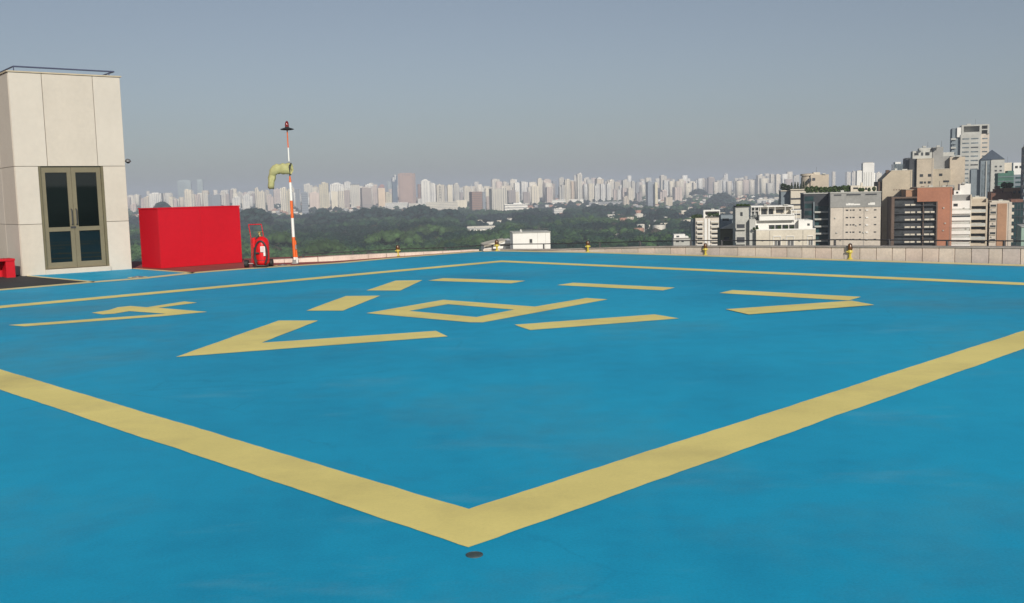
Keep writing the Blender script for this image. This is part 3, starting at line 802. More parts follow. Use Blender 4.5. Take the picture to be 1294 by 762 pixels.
G_BLUE = glass('window_glass_blue', (0.12, 0.15, 0.17), 0.2)
G_NET = wallm('green_netting', (0.07, 0.17, 0.13), 0.25)
M_ROOFG = wallm('roof_gravel', (0.28, 0.26, 0.24), 0.2)
M_PYR = wallm('roof_slate', (0.06, 0.08, 0.11), 0.2)

# foliage
def leafmat(name, lo, hi):
    mt, nt, b = _base(name)
    n = _noise(nt, 1.2, 4); r = _ramp(nt, [(0.3, lo), (0.7, hi)]); nt.links.new(n.outputs[0], r.inputs[0])
    nt.links.new(r.outputs[0], b.inputs['Base Color']); b.inputs['Roughness'].default_value = 0.75; b.inputs['Specular IOR Level'].default_value = 0.2
    return mt
M_LEAF = leafmat('roof_garden_leaves', (0.03, 0.06, 0.02), (0.08, 0.12, 0.04))
M_LEAFD = leafmat('dark_conifer_leaves', (0.015, 0.03, 0.015), (0.04, 0.06, 0.03))
M_BARK = paint('bark', (0.10, 0.07, 0.05), 0.9, 0.2, 3)
def shrub(name, loc, w, d, h, label, cat, group=None, cone=False, seed=0, mat=None, n=220, leaf=None):
    rg = random.Random(seed)
    t = empty(name, loc, label, cat, group)
    mb = MB(); ls = leaf or max(w, h) * 0.10
    for i in range(n):
        zz = rg.random()
        if cone: rr = (1 - zz) ** 0.8 * rg.uniform(0.5, 1.0)
        else: rr = math.sqrt(max(0.02, 1 - (2 * zz - 1) ** 2)) * rg.uniform(0.45, 1.05)
        q = rg.uniform(0, 2 * math.pi)
        c = Vector((w / 2 * rr * math.cos(q), d / 2 * rr * math.sin(q), h * (0.06 + 0.94 * zz)))
        a = Vector((rg.gauss(0, 1), rg.gauss(0, 1), rg.gauss(0, 1))).normalized(); bb = a.cross(Vector((rg.gauss(0, 1), rg.gauss(0, 1), rg.gauss(0, 1)))).normalized()
        s = ls * rg.uniform(0.6, 1.3)
        mb.add([c - a * s, c + bb * s * 0.6, c + a * s, c - bb * s * 0.6], [(0, 1, 2, 3)])
    mb.build('foliage', mat or M_LEAF, t)
    MB().tube([(0, 0, 0), (0, 0, h * 0.6)], [w * 0.05, w * 0.02], 6).build('stem', M_BARK, t)
    return t
ORD = ['first', 'second', 'third', 'fourth', 'fifth', 'sixth', 'seventh', 'eighth', 'ninth', 'tenth']
def roof_plants(B, xs, y_base, y_top, f, label, cat, group, cone=False, mat=None, wpx=5, seed=0, name='shrub'):
    rg = random.Random(seed)
    if isinstance(label, str): label = ['%s plant from the left, %s' % (w_, label) for w_ in ORD[:len(xs)]]
    for i, x in enumerate(xs):
        h = (y_base - y_top) * B.k * rg.uniform(0.75, 1.05); w = wpx * B.k * rg.uniform(0.85, 1.2)
        loc = B.p0 + Matrix.Rotation(B.root.rotation_euler.z, 3, 'Z') @ Vector((B.u(x), f, B.z(y_base)))
        shrub(name, loc, w, w, h, label[i] if isinstance(label, list) else label, cat, group, cone, seed * 50 + i, mat, n=260, leaf=w * 0.16)

# --- white rooftop block and low shed just beyond the far corner
Bld.xmid = 660
B = Bld('white_rooftop_block', 'plain white rooftop block with one small dark window beyond the far corner', 150, 648, depth=6)
B.part('wall', W_WHITE, [(648, 695.5, 294, 330, 0, 6)])
B.part('wall', W_WHITE, [(600, 700, 330, None, 0.5, 20)])
B.part('roof', W_LGREY, [(647.2, 696.3, 293.2, 294, -0.15, 6.1)])
w = B.part('window', G_DARK, [(669.3, 672.3, 302.2, 306.8, -0.03, 0.02)])
B.part('frame', W_LGREY, [(668.8, 669.3, 301.8, 307.2, -0.07, 0.02), (672.3, 672.8, 301.8, 307.2, -0.07, 0.02), (669.3, 672.3, 301.8, 302.2, -0.06, 0.02), (669.3, 672.3, 306.8, 307.2, -0.06, 0.02)], w)
B.part('panel_joint', W_LGREY, [(679.3, 679.6, 294, 330, -0.02, 0), (689.3, 689.6, 294, 330, -0.02, 0)])
mb = MB()
for x in (651, 659, 672.5, 680, 688, 694):
    mb.tube([(B.u(x), 0.6, B.z(293.2)), (B.u(x), 0.6, B.z(290.4))], 0.03, 5)
mb.tube([(B.u(659), 0.6, B.z(290.4)), (B.u(694), 0.6, B.z(289.6))], 0.03, 5)
mb.build('roof_railing', M_METAL, B.root)
MB().lathe([(0.16, 0), (0.2, 0.2), (0.08, 0.4)], (B.u(659), 0.8, B.z(293.2)), 10).build('roof_vent', W_WHITE, B.root)
MB().tube([(B.u(682.5), 1.0, B.z(293.2)), (B.u(682.5), 1.0, B.z(285))], 0.025, 5).build('antenna', M_METAL, B.root)
B = Bld('white_shed', 'low white shed with sloping roof to the left of the white rooftop block', 158, 611, depth=7)
MB().xzprism([(B.u(611.5), 0), (B.u(648), 0), (B.u(648), B.z(304.5)), (B.u(611.5), B.z(309))], 0.0, 7).build('wall', W_WHITE, B.root)
MB().xzprism([(B.u(611), B.z(309.6)), (B.u(625), B.z(308)), (B.u(640), B.z(302.6)), (B.u(625), B.z(304.9)), (B.u(611), B.z(308.2))], -0.8, 7.2).build('roof', W_CREAM, B.root)
MB().xzprism([(B.u(629), B.z(307.5)), (B.u(648), B.z(306)), (B.u(648), B.z(303.4)), (B.u(634), B.z(304.0))], -0.6, 7.4).build('roof', W_WHITE, B.root)
B.part('window', G_DARK, [(613, 621, 310.3, 311.6, -0.04, 0.05), (632, 645, 309, 310.0, -0.04, 0.05)])
B.part('doorway', W_LGREY, [(639, 647, 310.8, 316, -0.05, 0.05)])

# --- slim apartment block with balconies
Bld.xmid = 893
B = Bld('balcony_apartment_block', 'slim pale apartment block with stacked balconies and a roof garden', 640, 879, depth=16)
B.part('wall', W_PINK, [(879, 910, 275, None, 0, 16)])
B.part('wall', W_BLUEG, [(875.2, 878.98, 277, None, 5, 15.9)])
B.part('penthouse', W_WHITE, [(889, 909.5, 265.2, 267, 0.3, 9), (889, 891, 267, 275, 0.3, 9), (908.5, 909.5, 267, 275, 0.3, 9), (891, 908.5, 267, 275, 4, 9)])
B.part('window', G_DARK, [(892.5, 906, 268.5, 271.5, 3.85, 4.0)])
B.rows('balcony_slab', W_WHITE, 880.5, 888.5, 279, 5.9, 9, 0.9, -1.6, 0)
B.rows('balcony_slab', W_WHITE, 898, 908.5, 279, 5.9, 9, 0.9, -1.6, 0)
for k in range(6):
    B.part('balcony', W_CREAM, [(880.5, 888.5, 279.9 + 5.9 * k, 282 + 5.9 * k, -1.6, -1.45)])
    B.part('balcony', W_CREAM, [(898, 908.5, 279.9 + 5.9 * k, 282 + 5.9 * k, -1.6, -1.45)])
    B.part('window', G_DARK, [(881.5, 887.5, 282.2 + 5.9 * k - 2.2, 284.4 + 5.9 * k, -0.02, 0.05)])
    B.part('window', G_DARK, [(899.5, 907, 282.2 + 5.9 * k - 2.2, 284.4 + 5.9 * k, -0.02, 0.05)])
B.part('pilaster', W_WHITE, [(890, 893.2, 276, None, -0.6, 0), (894.5, 897, 276, None, -0.6, 0)])
roof_plants(B, [877.5, 881.5, 885.5], 275.5, 270.5, 3, ['bushy green roof shrub at the left end of the slim balcony block roof', 'bushy green roof shrub second from the left on the slim balcony block', 'bushy green roof shrub beside the white penthouse of the slim balcony block'], 'shrub', 'roof garden shrubs on the balcony block', wpx=5.5, seed=1)
roof_plants(B, [897, 901.5, 906], 273, 269.5, 0.6, 'in the penthouse opening of the slim balcony block', 'shrub', 'shrubs in the penthouse opening', wpx=4.5, seed=2)

# --- low bits between
Bld.xmid = 920
B = Bld('olive_low_building', 'low olive grey building with a sloping white terrace roof left of the white penthouses', 360, 910, depth=16)
B.part('wall', W_OLIVE, [(910.5, 930, 289, None, 0, 16)])
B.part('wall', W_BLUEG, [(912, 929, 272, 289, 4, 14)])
MB().xzprism([(B.u(911), B.z(288.5)), (B.u(926), B.z(288.5)), (B.u(928), B.z(281)), (B.u(923), B.z(283))], -1.0, 3.9).build('roof', W_LGREY, B.root)
B.part('window', G_DARK, [(915, 921, 299, 304, -0.05, 0.05), (914, 922, 276, 279, 3.94, 4.02), (924.5, 927.5, 292, 295, -0.05, 0.05)])
B.part('antenna_mast', M_METAL, [(928.4, 929, 262, 273, 6, 6.2)])
Bld.xmid = 862
B = Bld('small_white_house', 'small white flat roofed house at the parapet left of the slim balcony block', 560, 851, depth=12)
B.part('wall', W_LGREY, [(851, 872, 301, None, 0, 12)])
B.part('wall', W_WHITE, [(852, 866, 295.8, 301, 2, 10), (866.2, 870, 298.5, 301, 2, 10)])
B.part('window', G_DARK, [(854, 858, 303, 305.5, -0.04, 0.05), (861, 864, 303, 305.5, -0.04, 0.05), (855, 858.5, 297.5, 299.5, 1.95, 2.05)])
B.part('roof', M_ROOFG, [(850.5, 872.5, 300.4, 301.0, -0.3, 1.9)])

# --- white stepped penthouse building
Bld.xmid = 990
B = Bld('white_terraced_building', 'bright white stepped apartment building with glazed penthouse terraces', 330, 955, depth=22)
B.part('wall', W_CREAM, [(955.5, 1028, 290, None, 0, 20)])
B.part('wall', W_LGREY, [(931, 948, 261, None, 5.0, 23)])  # shade on the left face is put into this grey wall colour
B.part('wall', W_LGREY, [(948, 955.48, 276, None, 2.5, 19)])
B.part('wall', W_WHITE, [(950, 1016, 278, 290, 4.0, 18), (1008, 1025, 278.5, 290, 1.5, 16)])
B.part('wall', W_WHITE, [(960, 1003.5, 271.5, 278, 2.0, 17)])
B.part('wall', W_CREAM, [(961, 1001, 260.5, 271.5, 6, 16)])
B.part('roof', W_WHITE, [(950, 1002.5, 259.6, 261.2, 3.4, 17), (960, 1003, 270.6, 271.6, 1.6, 5.9)])
B.part('roof', W_DARK, [(932, 949, 259.6, 261, 4.8, 23)])
mb_r = [(955.6, 1028, 288.6, 290, -0.1, 0.15)]
B.part('terrace_parapet', W_WHITE, mb_r)
# glazed top storey
B.part('window', G_DARK, [(963.5, 970.5, 264, 270.5, 5.9, 6.0)])
B.part('window', G_DARK, [(971.5, 978.5, 264, 270.5, 5.9, 6.0)])
B.part('window', G_DARK, [(982, 991.5, 265, 269, 5.9, 6.0)])
B.part('window_frame', W_WHITE, [(x, x + 0.7, 261.2, 271.0, 3.6, 3.9) for x in (950, 954.5, 959.3, 961.6, 971, 979.5, 992, 1002)])
B.part('window_frame', W_WHITE, [(950, 960, 265.5, 266.2, 3.6, 3.9), (961, 1002, 263.0, 263.6, 5.8, 5.95)])
B.part('glass_side', glass('pale_glazing', (0.30, 0.32, 0.32), 0.2), [(950.5, 960.5, 262, 278, 7.5, 7.6)])
B.part('pergola', W_WHITE, [(998.5, 1011.5, 265.4, 266.2, 2.2, 6), (998.8, 999.6, 266.2, 278, 2.2, 2.5), (1005, 1005.7, 266.2, 278, 2.2, 2.5), (1010.6, 1011.3, 266.2, 278, 2.2, 2.5), (1000, 1011, 269.5, 270.1, 2.2, 2.4)])
for xa, xb in ((951.5, 959), (972.5, 979.5), (980.3, 988), (989, 996.5), (997.5, 1004)):
    wq_ = B.part('window', G_DARK, [(xa, xb, 284, 289, 3.9, 4.0)])
    B.part('window_frame', W_WHITE, [(xa - 0.5, xb + 0.5, 283.3, 284, 3.8, 4.0), (xb, xb + 0.5, 284, 289, 3.8, 4.0)], wq_)
w = B.part('window', G_DARK, [(1018.5, 1021.5, 282.6, 285.4, 1.45, 1.52)])
for xa, xb in ((976.5, 986), (992.5, 1002), (1018, 1025)):
    w = B.part('window', glass('grey_glazing', (0.14, 0.14, 0.14), 0.15), [(xa + 1.6, xb - 0.6, 303.5, 309.5, -0.03, 0.03)])
    B.part('window_frame', W_WHITE, [(xa, xb, 297.4, 298.3, -0.35, 0), (xa, xa + 0.7, 298.3, 312, -0.2, 0), (xb - 0.6, xb, 298.3, 312, -0.2, 0), ((xa + xb) / 2, (xa + xb) / 2 + 0.4, 303.5, 309.5, -0.06, 0)], w)
for yy, hh in ((282.5, 7.5), (299, 9.5)):
    w = B.part('window', W_DARK, [(932.5, 942.5, yy, yy + hh, 4.95, 5.05)])
    B.part('balcony', W_LGREY, [(931.5, 943.5, yy + hh - 2.6, yy + hh - 0.2, 4.0, 4.94)], w)
B.part('window', G_DARK, [(937, 940, 267, 272, 4.95, 5.05)])
roof_plants(B, [934, 938.5, 943, 947], 260, 256.5, 6, 'on the shaded grey left wing of the white terraced building', 'shrub', 'shrubs on the grey left wing', wpx=5, seed=3)
roof_plants(B, [953, 957, 976, 984, 992.5, 1000], 290, 285.2, 0.9, 'on the middle terrace of the white stepped building', 'shrub', 'terrace plants of the white building', wpx=4, seed=4)

# --- dark and cream banded building behind, with cypresses
Bld.xmid = 1005
B = Bld('banded_cream_building', 'cream banded building with a row of cypresses on its roof', 520, 999, depth=24)
B.part('wall', W_BLUEG, [(988, 998.95, 241, None, 6, 24)])
B.part('wall', W_CREAM, [(999, 1020, 240, None, 0, 24)])
B.part('window_band', W_DARK, [(999.2, 1020.1, y, y + 2.1, -0.12, 0.3) for y in (250, 257.5, 263.5, 269.5, 275.5, 281.5)], kind='stuff')
B.part('cornice', W_CREAM, [(998.5, 1020.2, 239, 240.2, -0.8, 24), (987.6, 998.4, 240.2, 241.4, 5.5, 24)])
roof_plants(B, [1000.5, 1004.5, 1008, 1011.5, 1015, 1018], 240, 230, 2, ['dark cypress on the cream banded roof, %s' % s for s in ('leftmost in the row', 'second from the left in the row', 'third from the left in the row', 'third from the right in the row', 'second from the right in the row', 'rightmost in the row')], 'tree', 'cypresses on the banded building', cone=True, mat=M_LEAFD, wpx=3.6, seed=5, name='cypress_tree')
roof_plants(B, [990.5, 994, 997.5], 241, 231.5, 8, 'dense dark bush on the cream banded roof', 'shrub', 'dense dark bushes on the banded building', mat=M_LEAFD, wpx=5.5, seed=6)
# --- round beige building
B = Bld('round_beige_building', 'beige building with a round flat topped turret behind the cypresses', 760, 1013, depth=26)
Bld.xmid = 1030
B.part('wall', W_BEIGE, [(1024, 1046, 221.5, None, 4, 26)])
rr_ = 9 * B.k; cz = (B.u(1022), 11)
MB().lathe([(rr_, 0), (rr_, B.z(224.5)), (rr_ * 0.9, B.z(224.4)), (rr_ * 0.9, B.z(222.8)), (rr_ * 1.08, B.z(222.6)), (rr_ * 1.08, B.z(220.2)), (rr_ * 0.2, B.z(219.6))], (cz[0], cz[1], 0), 28).build('turret', W_BEIGE, B.root)
B.part('wall', W_CREAM, [(1028, 1036, 218.5, 221.5, 8, 20)])
B.part('window', W_DARK, [(1021.5, 1024.5, 226, 229.5, 1, 6), (1026, 1029.5, 225.5, 229, 3.8, 4.1)])
# --- grey topped beige block
Bld.xmid = 1080
B = Bld('grey_topped_block', 'beige block with a grey upper storey and dark glass balcony side', 400, 1049, depth=40)
B.part('wall', W_PINK, [(1049.2, 1109, 261.5, None, 0, 40)])
B.part('wall', W_GREY, [(1048.8, 1109.2, 243.5, 261.5, -0.25, 40)])
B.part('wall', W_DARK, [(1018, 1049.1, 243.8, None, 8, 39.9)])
B.part('roof', W_LGREY, [(1048.5, 1109.5, 242.3, 243.5, -0.5, 40), (1017.5, 1048.4, 242.8, 243.9, 7.6, 40)])
for xa, xb in ((1053, 1062), (1068, 1085), (1090.5, 1104)):
    w = B.part('window', W_DARK, [(xa, xb, 245, 246.9, -0.3, -0.2)])
    B.part('frame', W_LGREY, [(xa, xb, 246.9, 247.3, -0.4, -0.26)], w)
B.part('sign_band', W_WHITE, [(1067.5, 1070, 256.8, 259, -0.34, -0.2), (1070.2, 1073, 256.2, 259, -0.34, -0.2), (1073.2, 1077, 256.6, 259, -0.34, -0.2), (1077.2, 1084.5, 257.2, 259, -0.34, -0.2), (1094, 1096, 256.8, 259, -0.34, -0.2), (1096.2, 1102, 256, 259, -0.34, -0.2)])
for k in range(6):
    y = 264.2 + 9.2 * k
    for xa, xb in ((1067.5, 1070.5), (1072.5, 1074.3), (1075.5, 1078.2), (1083.5, 1085.8)):
        w = B.part('window', G_DARK, [(xa, xb, y, y + 1.7, -0.03, 0.04)])
    B.part('window', G_DARK, [(1101, 1104, y + 0.3, y + 1.8, -0.03, 0.04)])
    B.part('balcony', W_WHITE, [(1091.3, 1094.2, y + 0.4, y + 2.0, -0.35, 0)])
    B.part('balcony', W_LGREY, [(1031, 1049.0, y + 2.0, y + 4.1, 6.2, 7.95)])
    B.part('window', G_TEAL, [(1032, 1048.5, y - 4.4, y + 2.0, 7.9, 8.05)])
B.part('window_band', G_TEAL, [(1019, 1030, 247 + 9.2 * k, 253 + 9.2 * k, 7.9, 8.05) for k in range(7)])
B.part('pier', W_BLUEG, [(1029.6, 1031, 254, None, 6.8, 8), (1048.0, 1049.15, 262, None, 5.5, 8)])
B.part('wall', W_CREAM, [(1076, 1088, 234.5, 242.3, 10, 20), (1092, 1108, 236, 242.3, 12, 30), (1089, 1091, 231, 242.3, 12, 14)])
B.part('window', G_DARK, [(1094, 1096.5, 237.5, 240.5, 11.9, 12.05), (1098, 1100.5, 237.5, 240.5, 11.9, 12.05), (1102.5, 1105, 237.5, 240.5, 11.9, 12.05), (1079, 1085, 237, 239, 9.9, 10.05)])
nm = 'in the roof hedge of the grey topped block'
roof_plants(B, [1023, 1028.5, 1034, 1039.5, 1045, 1051, 1057, 1062.5, 1068, 1073.5], 242.5, 233.5, 12, nm, 'shrub', 'roof garden row of the grey topped block', wpx=7.5, seed=7)
roof_plants(B, [1086, 1089, 1097, 1103], 242.4, 236.8, 6, 'before the white rooftop rooms', 'shrub', 'shrubs before the rooftop rooms', wpx=4.5, seed=8)
# --- white stepped tower further off
Bld.xmid = 1093
B = Bld('white_stepped_tower', 'sunlit white stepped tower standing out behind the roof gardens', 1500, 1082, depth=30)
B.part('wall', W_WHITE, [(1089, 1102.5, 206.5, None, 0, 30)])
B.part('wall', W_WHITE, [(1082, 1089, 216, None, 2, 28), (1102.5, 1104, 219, None, 3, 28)])
B.part('window_strip', W_LGREY, [(x, x + 0.6, 218, None, -0.3, 0) for x in (1090.5, 1093, 1096, 1099)], kind='stuff')
B.part('roof', W_CREAM, [(1090, 1101, 205.9, 206.5, 3, 26), (1083, 1088.9, 215.4, 216, 4, 26)])

# --- tan chamfered building
Bld.xmid = 1135
B = Bld('tan_blank_building', 'tan blank walled building with a chamfered top corner', 440, 1114, depth=30)
z_ = B.z
MB().xzprism([(B.u(1114), 0), (B.u(1149), 0), (B.u(1149), z_(216)), (B.u(1124.5), z_(216)), (B.u(1114), z_(226.5))], 0, 30).build('wall', W_TAN, B.root)
B.part('wall', W_BROWN, [(1109.5, 1113.95, 229, None, 1.5, 30)])
B.part('coping', W_CREAM, [(1124.5, 1149.3, 215.4, 216, -0.15, 30)])
B.part('vent', W_BROWN, [(1127 + 3.1 * i, 1128.6 + 3.1 * i, 239.2, 240.4, -0.05, 0.03) for i in range(6)])
B.part('roof_tank', W_BROWN, [(1120, 1124, 214.5, 220, 8, 12)])

# --- orange building with dark balconies
Bld.xmid = 1165
B = Bld('orange_frame_building', 'orange brick building framing a dark glass front of balconies', 415, 1126, depth=30)
B.part('wall', W_ORANGE, [(1180, 1196.5, 237, None, 0, 30), (1156, 1180, 237, 254.5, 0, 30)])
B.part('wall', W_BROWN, [(1126, 1129.5, 248, None, 0.0, 30)])
B.part('wall', W_ORANGE2, [(1143.5, 1156, 239.5, 248, 3, 28)])
B.part('wall', W_DARK, [(1129.5, 1156, 248, None, 1.8, 30), (1156, 1180, 254.5, None, 1.8, 30)])
B.part('roof_tank', W_RUST, [(1162.5, 1166, 235.6, 237, 6, 9)])
B.part('coping', W_BEIGE, [(1155.5, 1197, 236.4, 237, -0.2, 30), (1143, 1155.4, 239, 239.5, 2.8, 28)])
B.part('frame_band', W_BROWN, [(1129.5, 1156, 248, 250, 0, 1.8)])
for k in range(7):
    y = 257.2 + 9.3 * k
    B.part('balcony_slab', W_DARK, [(1129.6, 1179.9, y + 2.0, y + 2.7, 0.1, 1.8)])
    B.part('window', G_DARK, [(1130, 1141, y - 5.5, y + 1.9, 1.7, 1.85)])
    B.part('window', G_DARK, [(1166, 1179, y - 2.0, y + 1.9, 1.7, 1.85)])
    for xa, xb in ((1142, 1148), (1149, 1154), (1156.5, 1161), (1165, 1171), (1172, 1176.5)):
        if k == 0 and xa > 1154: continue
        B.part('balcony', W_CREAM, [(xa, xb, y, y + 1.9, 0.25 + 0.2 * ((k + int(xa)) % 3), 0.9)])
B.part('pier', W_BROWN, [(1163, 1164.2, 254.5, None, 0.6, 1.8), (1178.4, 1180, 254.5, None, -0.1, 1.8)])

# --- white banded building
Bld.xmid = 1210
B = Bld('white_banded_building', 'narrow white building with horizontal bands between orange and beige blocks', 418, 1199, depth=24)
B.part('wall', W_WHITE, [(1199, 1223, 253.5, None, 0, 24)])
B.part('wall', W_BROWN, [(1196.8, 1198.98, 262, None, 3, 24)])
B.part('wall', W_WHITE, [(1211.5, 1224, 232.5, 246, 4, 14), (1204.5, 1211.4, 240.5, 246, 3, 10)])
B.part('wall', W_GREY, [(1198, 1223.5, 246, 253.5, 2, 22), (1198, 1207, 234, 246, 12, 20)])
B.part('window', G_DARK, [(1203.5, 1208.5, 257, 260.5, -0.05, 0.05)])
B.part('window', G_DARK, [(1207, 1209.5, 242, 244.5, 2.94, 3.05)])
for k in range(7):
    y = 265.5 + 8.6 * k
    B.part('balcony', W_WHITE, [(1200, 1223.3, y, y + 4.2, -0.9, 0)])
    B.part('window_band', G_DARK if k in (1,) else W_LGREY, [(1200, 1222.8, y - 2.4, y - 0.2, -0.08, 0.05)])
B.part('pier', W_CREAM, [(1223, 1224.3, 246, None, -0.3, 24)])

# --- beige two wing apartment building
Bld.xmid = 1248
B = Bld('beige_two_wing_block', 'grey beige apartment block with recessed balconies and an orange panel wing', 421, 1224, depth=24)
B.part('wall', W_BEIGE, [(1224.4, 1245, 250.5, None, 2.2, 24), (1224.4, 1226, 250.5, None, 0, 2.2), (1243.2, 1245, 250.5, None, 0, 2.2)])
B.part('wall', W_PINK, [(1247.5, 1272.5, 255.5, None, 0, 24)])
B.part('wall', W_DARK, [(1245, 1247.5, 256, None, 2.5, 24)])
B.part('wall_panel', W_ORANGE2, [(1256, 1266.8, 257, None, -0.35, 0)])
B.part('wall', W_CREAM, [(1228, 1244, 248.6, 250.5, 3, 20), (1250, 1270, 253.8, 255.5, 2, 20)])
for k in range(7):
    y = 256.8 + 8.6 * k
    B.part('balcony', W_LGREY if k % 2 else W_BEIGE, [(1226, 1243.2, y - 1.5, y + 2.2, 0.1, 0.35)])
    B.part('balcony_slab', W_BEIGE, [(1226, 1243.2, y + 2.2, y + 2.9, 0.1, 2.2)])
    B.part('window', G_DARK, [(1227, 1242.5, y + 3.2, y + 6.6, 2.1, 2.25)])
    w = B.part('window', G_DARK, [(1248.2, 1254.6, y + 1.4, y + 4.2, -0.03, 0.04)])
    B.part('sill', W_CREAM, [(1248.0, 1255, y + 4.2, y + 5, -0.5, 0)], w)
    B.part('balcony', W_CREAM, [(1270.5, 1275, y + 2.5, y + 5.6, 0.4, 3.5)])
B.part('vent_box', W_DARK, [(1236, 1240, 281.8, 285, 0.3, 1.2)])

# --- grey beige rear building
Bld.xmid = 1175
B = Bld('tall_beige_rear_block', 'tall greyish beige block behind the orange building', 560, 1157, depth=34)
B.part('wall', W_DARK, [(1148.5, 1156.95, 200.5, None, 2, 34)])
B.part('wall', W_BEIGE, [(1157, 1176.5, 201, None, 0, 34)])
B.part('wall', W_TAN, [(1176.5, 1196.5, 214.5, None, 1, 30)])
B.part('wall', W_BEIGE, [(1196.6, 1214, 199.5, None, 6, 34)])
B.part('wall', W_GREY, [(1176.6, 1189, 186.5, 214.4, 8, 26), (1189, 1196.5, 198, 214.4, 10, 26)])
B.part('wall', W_LGREY, [(1153, 1176, 190.5, 201, 8, 24), (1161, 1175, 186.8, 190.5, 10, 22), (1189.2, 1203, 193, 198, 14, 26)])
B.part('window', G_DARK, [(1155, 1160, 193, 196, 7.9, 8.1), (1163, 1165.5, 192.5, 196.5, 7.9, 8.1), (1168, 1173, 192.5, 196.5, 7.9, 8.1)])
for (xa, xb, ya, yb) in ((1160.5, 1164.5, 220, 223.5), (1170, 1174, 220, 223.5), (1160.5, 1164.5, 229, 232), (1165.5, 1168, 229.2, 231.8), (1170, 1173.5, 229, 232)):
    B.part('window', G_DARK, [(xa, xb, ya, yb, -0.05, 0.05)])
for (xa, xb, ya, yb) in ((1183, 1187, 219.8, 223), (1188, 1195, 228.5, 231)):
    B.part('window', G_DARK, [(xa, xb, ya, yb, 0.95, 1.05)])
B.part('coping', W_CREAM, [(1157, 1176.5, 200.4, 201, -0.3, 7.9), (1176.6, 1196.5, 213.9, 214.5, 0.8, 7.9)])
# --- blue glass block with white top and dark block
B = Bld('blue_glass_block', 'small blue glass building with a white cap behind the tan building', 900, 1127, depth=30)
B.part('wall', G_BLUE, [(1128, 1141.5, 206.5, None, 0, 30)])
B.part('wall', W_DARK, [(1142, 1147.5, 199.5, None, -4, 30)])
B.part('roof', W_WHITE, [(1130, 1136.5, 204, 206.5, 3, 26)])
B.part('mullion', W_BLUEG, [(1128 + 2.2 * i, 1128.4 + 2.2 * i, 206.5, None, -0.3, 0) for i in range(7)])

# --- tallest tower
Bld.xmid = 1220
B = Bld('tall_crowned_tower', 'tallest pale tower on the right with an open framed crown', 900, 1211, depth=30)
B.part('wall', W_LGREY, [(1211, 1234, 171, None, 0, 30)])
B.part('wall', W_BLUEG, [(1201.5, 1210.95, 162.5, None, 3, 29)])
B.part('wall', W_PINK, [(1234.05, 1244, 171, None, 2, 30)])
B.part('crown', W_LGREY, [(1212, 1243.5, 159.3, 161, 0.5, 29), (1212, 1214.5, 161, 171, 0.5, 29), (1232.5, 1235, 161, 171, 0.5, 29), (1241.5, 1243.5, 161, 171, 0.5, 29), (1214.5, 1232.5, 168.2, 171, 0.5, 29), (1235, 1241.5, 165, 166.4, 0.5, 29), (1214.5, 1241.5, 161, 171, 9, 25)])
B.part('crown', W_WHITE, [(1207, 1211.8, 162, 174, 1.0, 8)])
for k in range(18):
    y = 175 + 5.4 * k
    B.part('balcony', W_BLUEG if k % 2 else W_LGREY, [(1200.2, 1206, y, y + 2.2, 1.0, 2.9)])
    B.part('window', G_BLUE, [(1213, 1221, y + 0.8, y + 2.4, -0.06, 0.05)])
    B.part('window', G_DARK if k % 4 == 2 else G_BLUE, [(1223, 1231.5, y + 0.8, y + 2.4, -0.06, 0.05)])
    B.part('window', G_BLUE, [(1236, 1242, y + 1.0, y + 2.6, 1.94, 2.05)])
# --- pyramid roof tower
Bld.xmid = 1252
B = Bld('pyramid_roof_tower', 'grey tower with a dark pyramid roof right of the tallest tower', 820, 1237, depth=22)
B.part('wall', W_LGREY, [(1250, 1264, 202, None, 0, 22)])
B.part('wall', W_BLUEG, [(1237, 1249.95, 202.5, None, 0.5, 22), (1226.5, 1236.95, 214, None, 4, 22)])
B.part('wall', W_CREAM, [(1264.05, 1273, 206.5, None, 3, 22)])
u0, u1_, zb_ = B.u(1236.5), B.u(1264.5), B.z(202.2)
MB().add([(u0, -0.5, zb_), (u1_, -0.5, zb_), (u1_, 22, zb_), (u0, 22, zb_), ((u0 + u1_) / 2, 9, B.z(189.5))], [(0, 1, 4), (1, 2, 4), (2, 3, 4), (3, 0, 4), (3, 2, 1, 0)]).build('roof', M_PYR, B.root)
B.part('pier', W_LGREY, [(1243, 1244, 204, None, -0.4, 0.5), (1248.6, 1250, 203, None, -0.6, 0.5)])
B.part('window_strip', G_BLUE, [(x, x + 1.8, 208, None, 0.4, 0.6) for x in (1238.5, 1241, 1245, 1247)])
B.rows('window', G_DARK, 1253, 1255.6, 210, 5.2, 12, 2.0, -0.06, 0.05)
B.rows('window', G_DARK, 1258.5, 1261, 210, 5.2, 12, 2.0, -0.06, 0.05)
# --- teal netted building
Bld.xmid = 1275
B = Bld('green_netted_building', 'building wrapped in blue green netting below white rooftop rooms', 640, 1259, depth=26)
B.part('wall', G_NET, [(1259, 1277, 218.5, None, 0, 26), (1270, 1277, 216, 218.5, 1, 20)])
B.part('wall', W_BLUEG, [(1277, 1291, 221, None, 1, 26)])
B.part('wall', W_WHITE, [(1277.5, 1290, 206, 220.9, 8, 20)])
B.part('window', G_DARK, [(1279.5, 1282.5, 210, 213, 7.9, 8.1), (1284.5, 1288, 210, 213, 7.9, 8.1)])
B.rows('window_band', G_TEAL, 1279, 1290, 224, 5.5, 10, 2.2, 0.9, 1.05)
B.rows('scaffold_band', W_BLUEG, 1259, 1276.9, 223, 5.5, 10, 0.8, -0.4, 0)
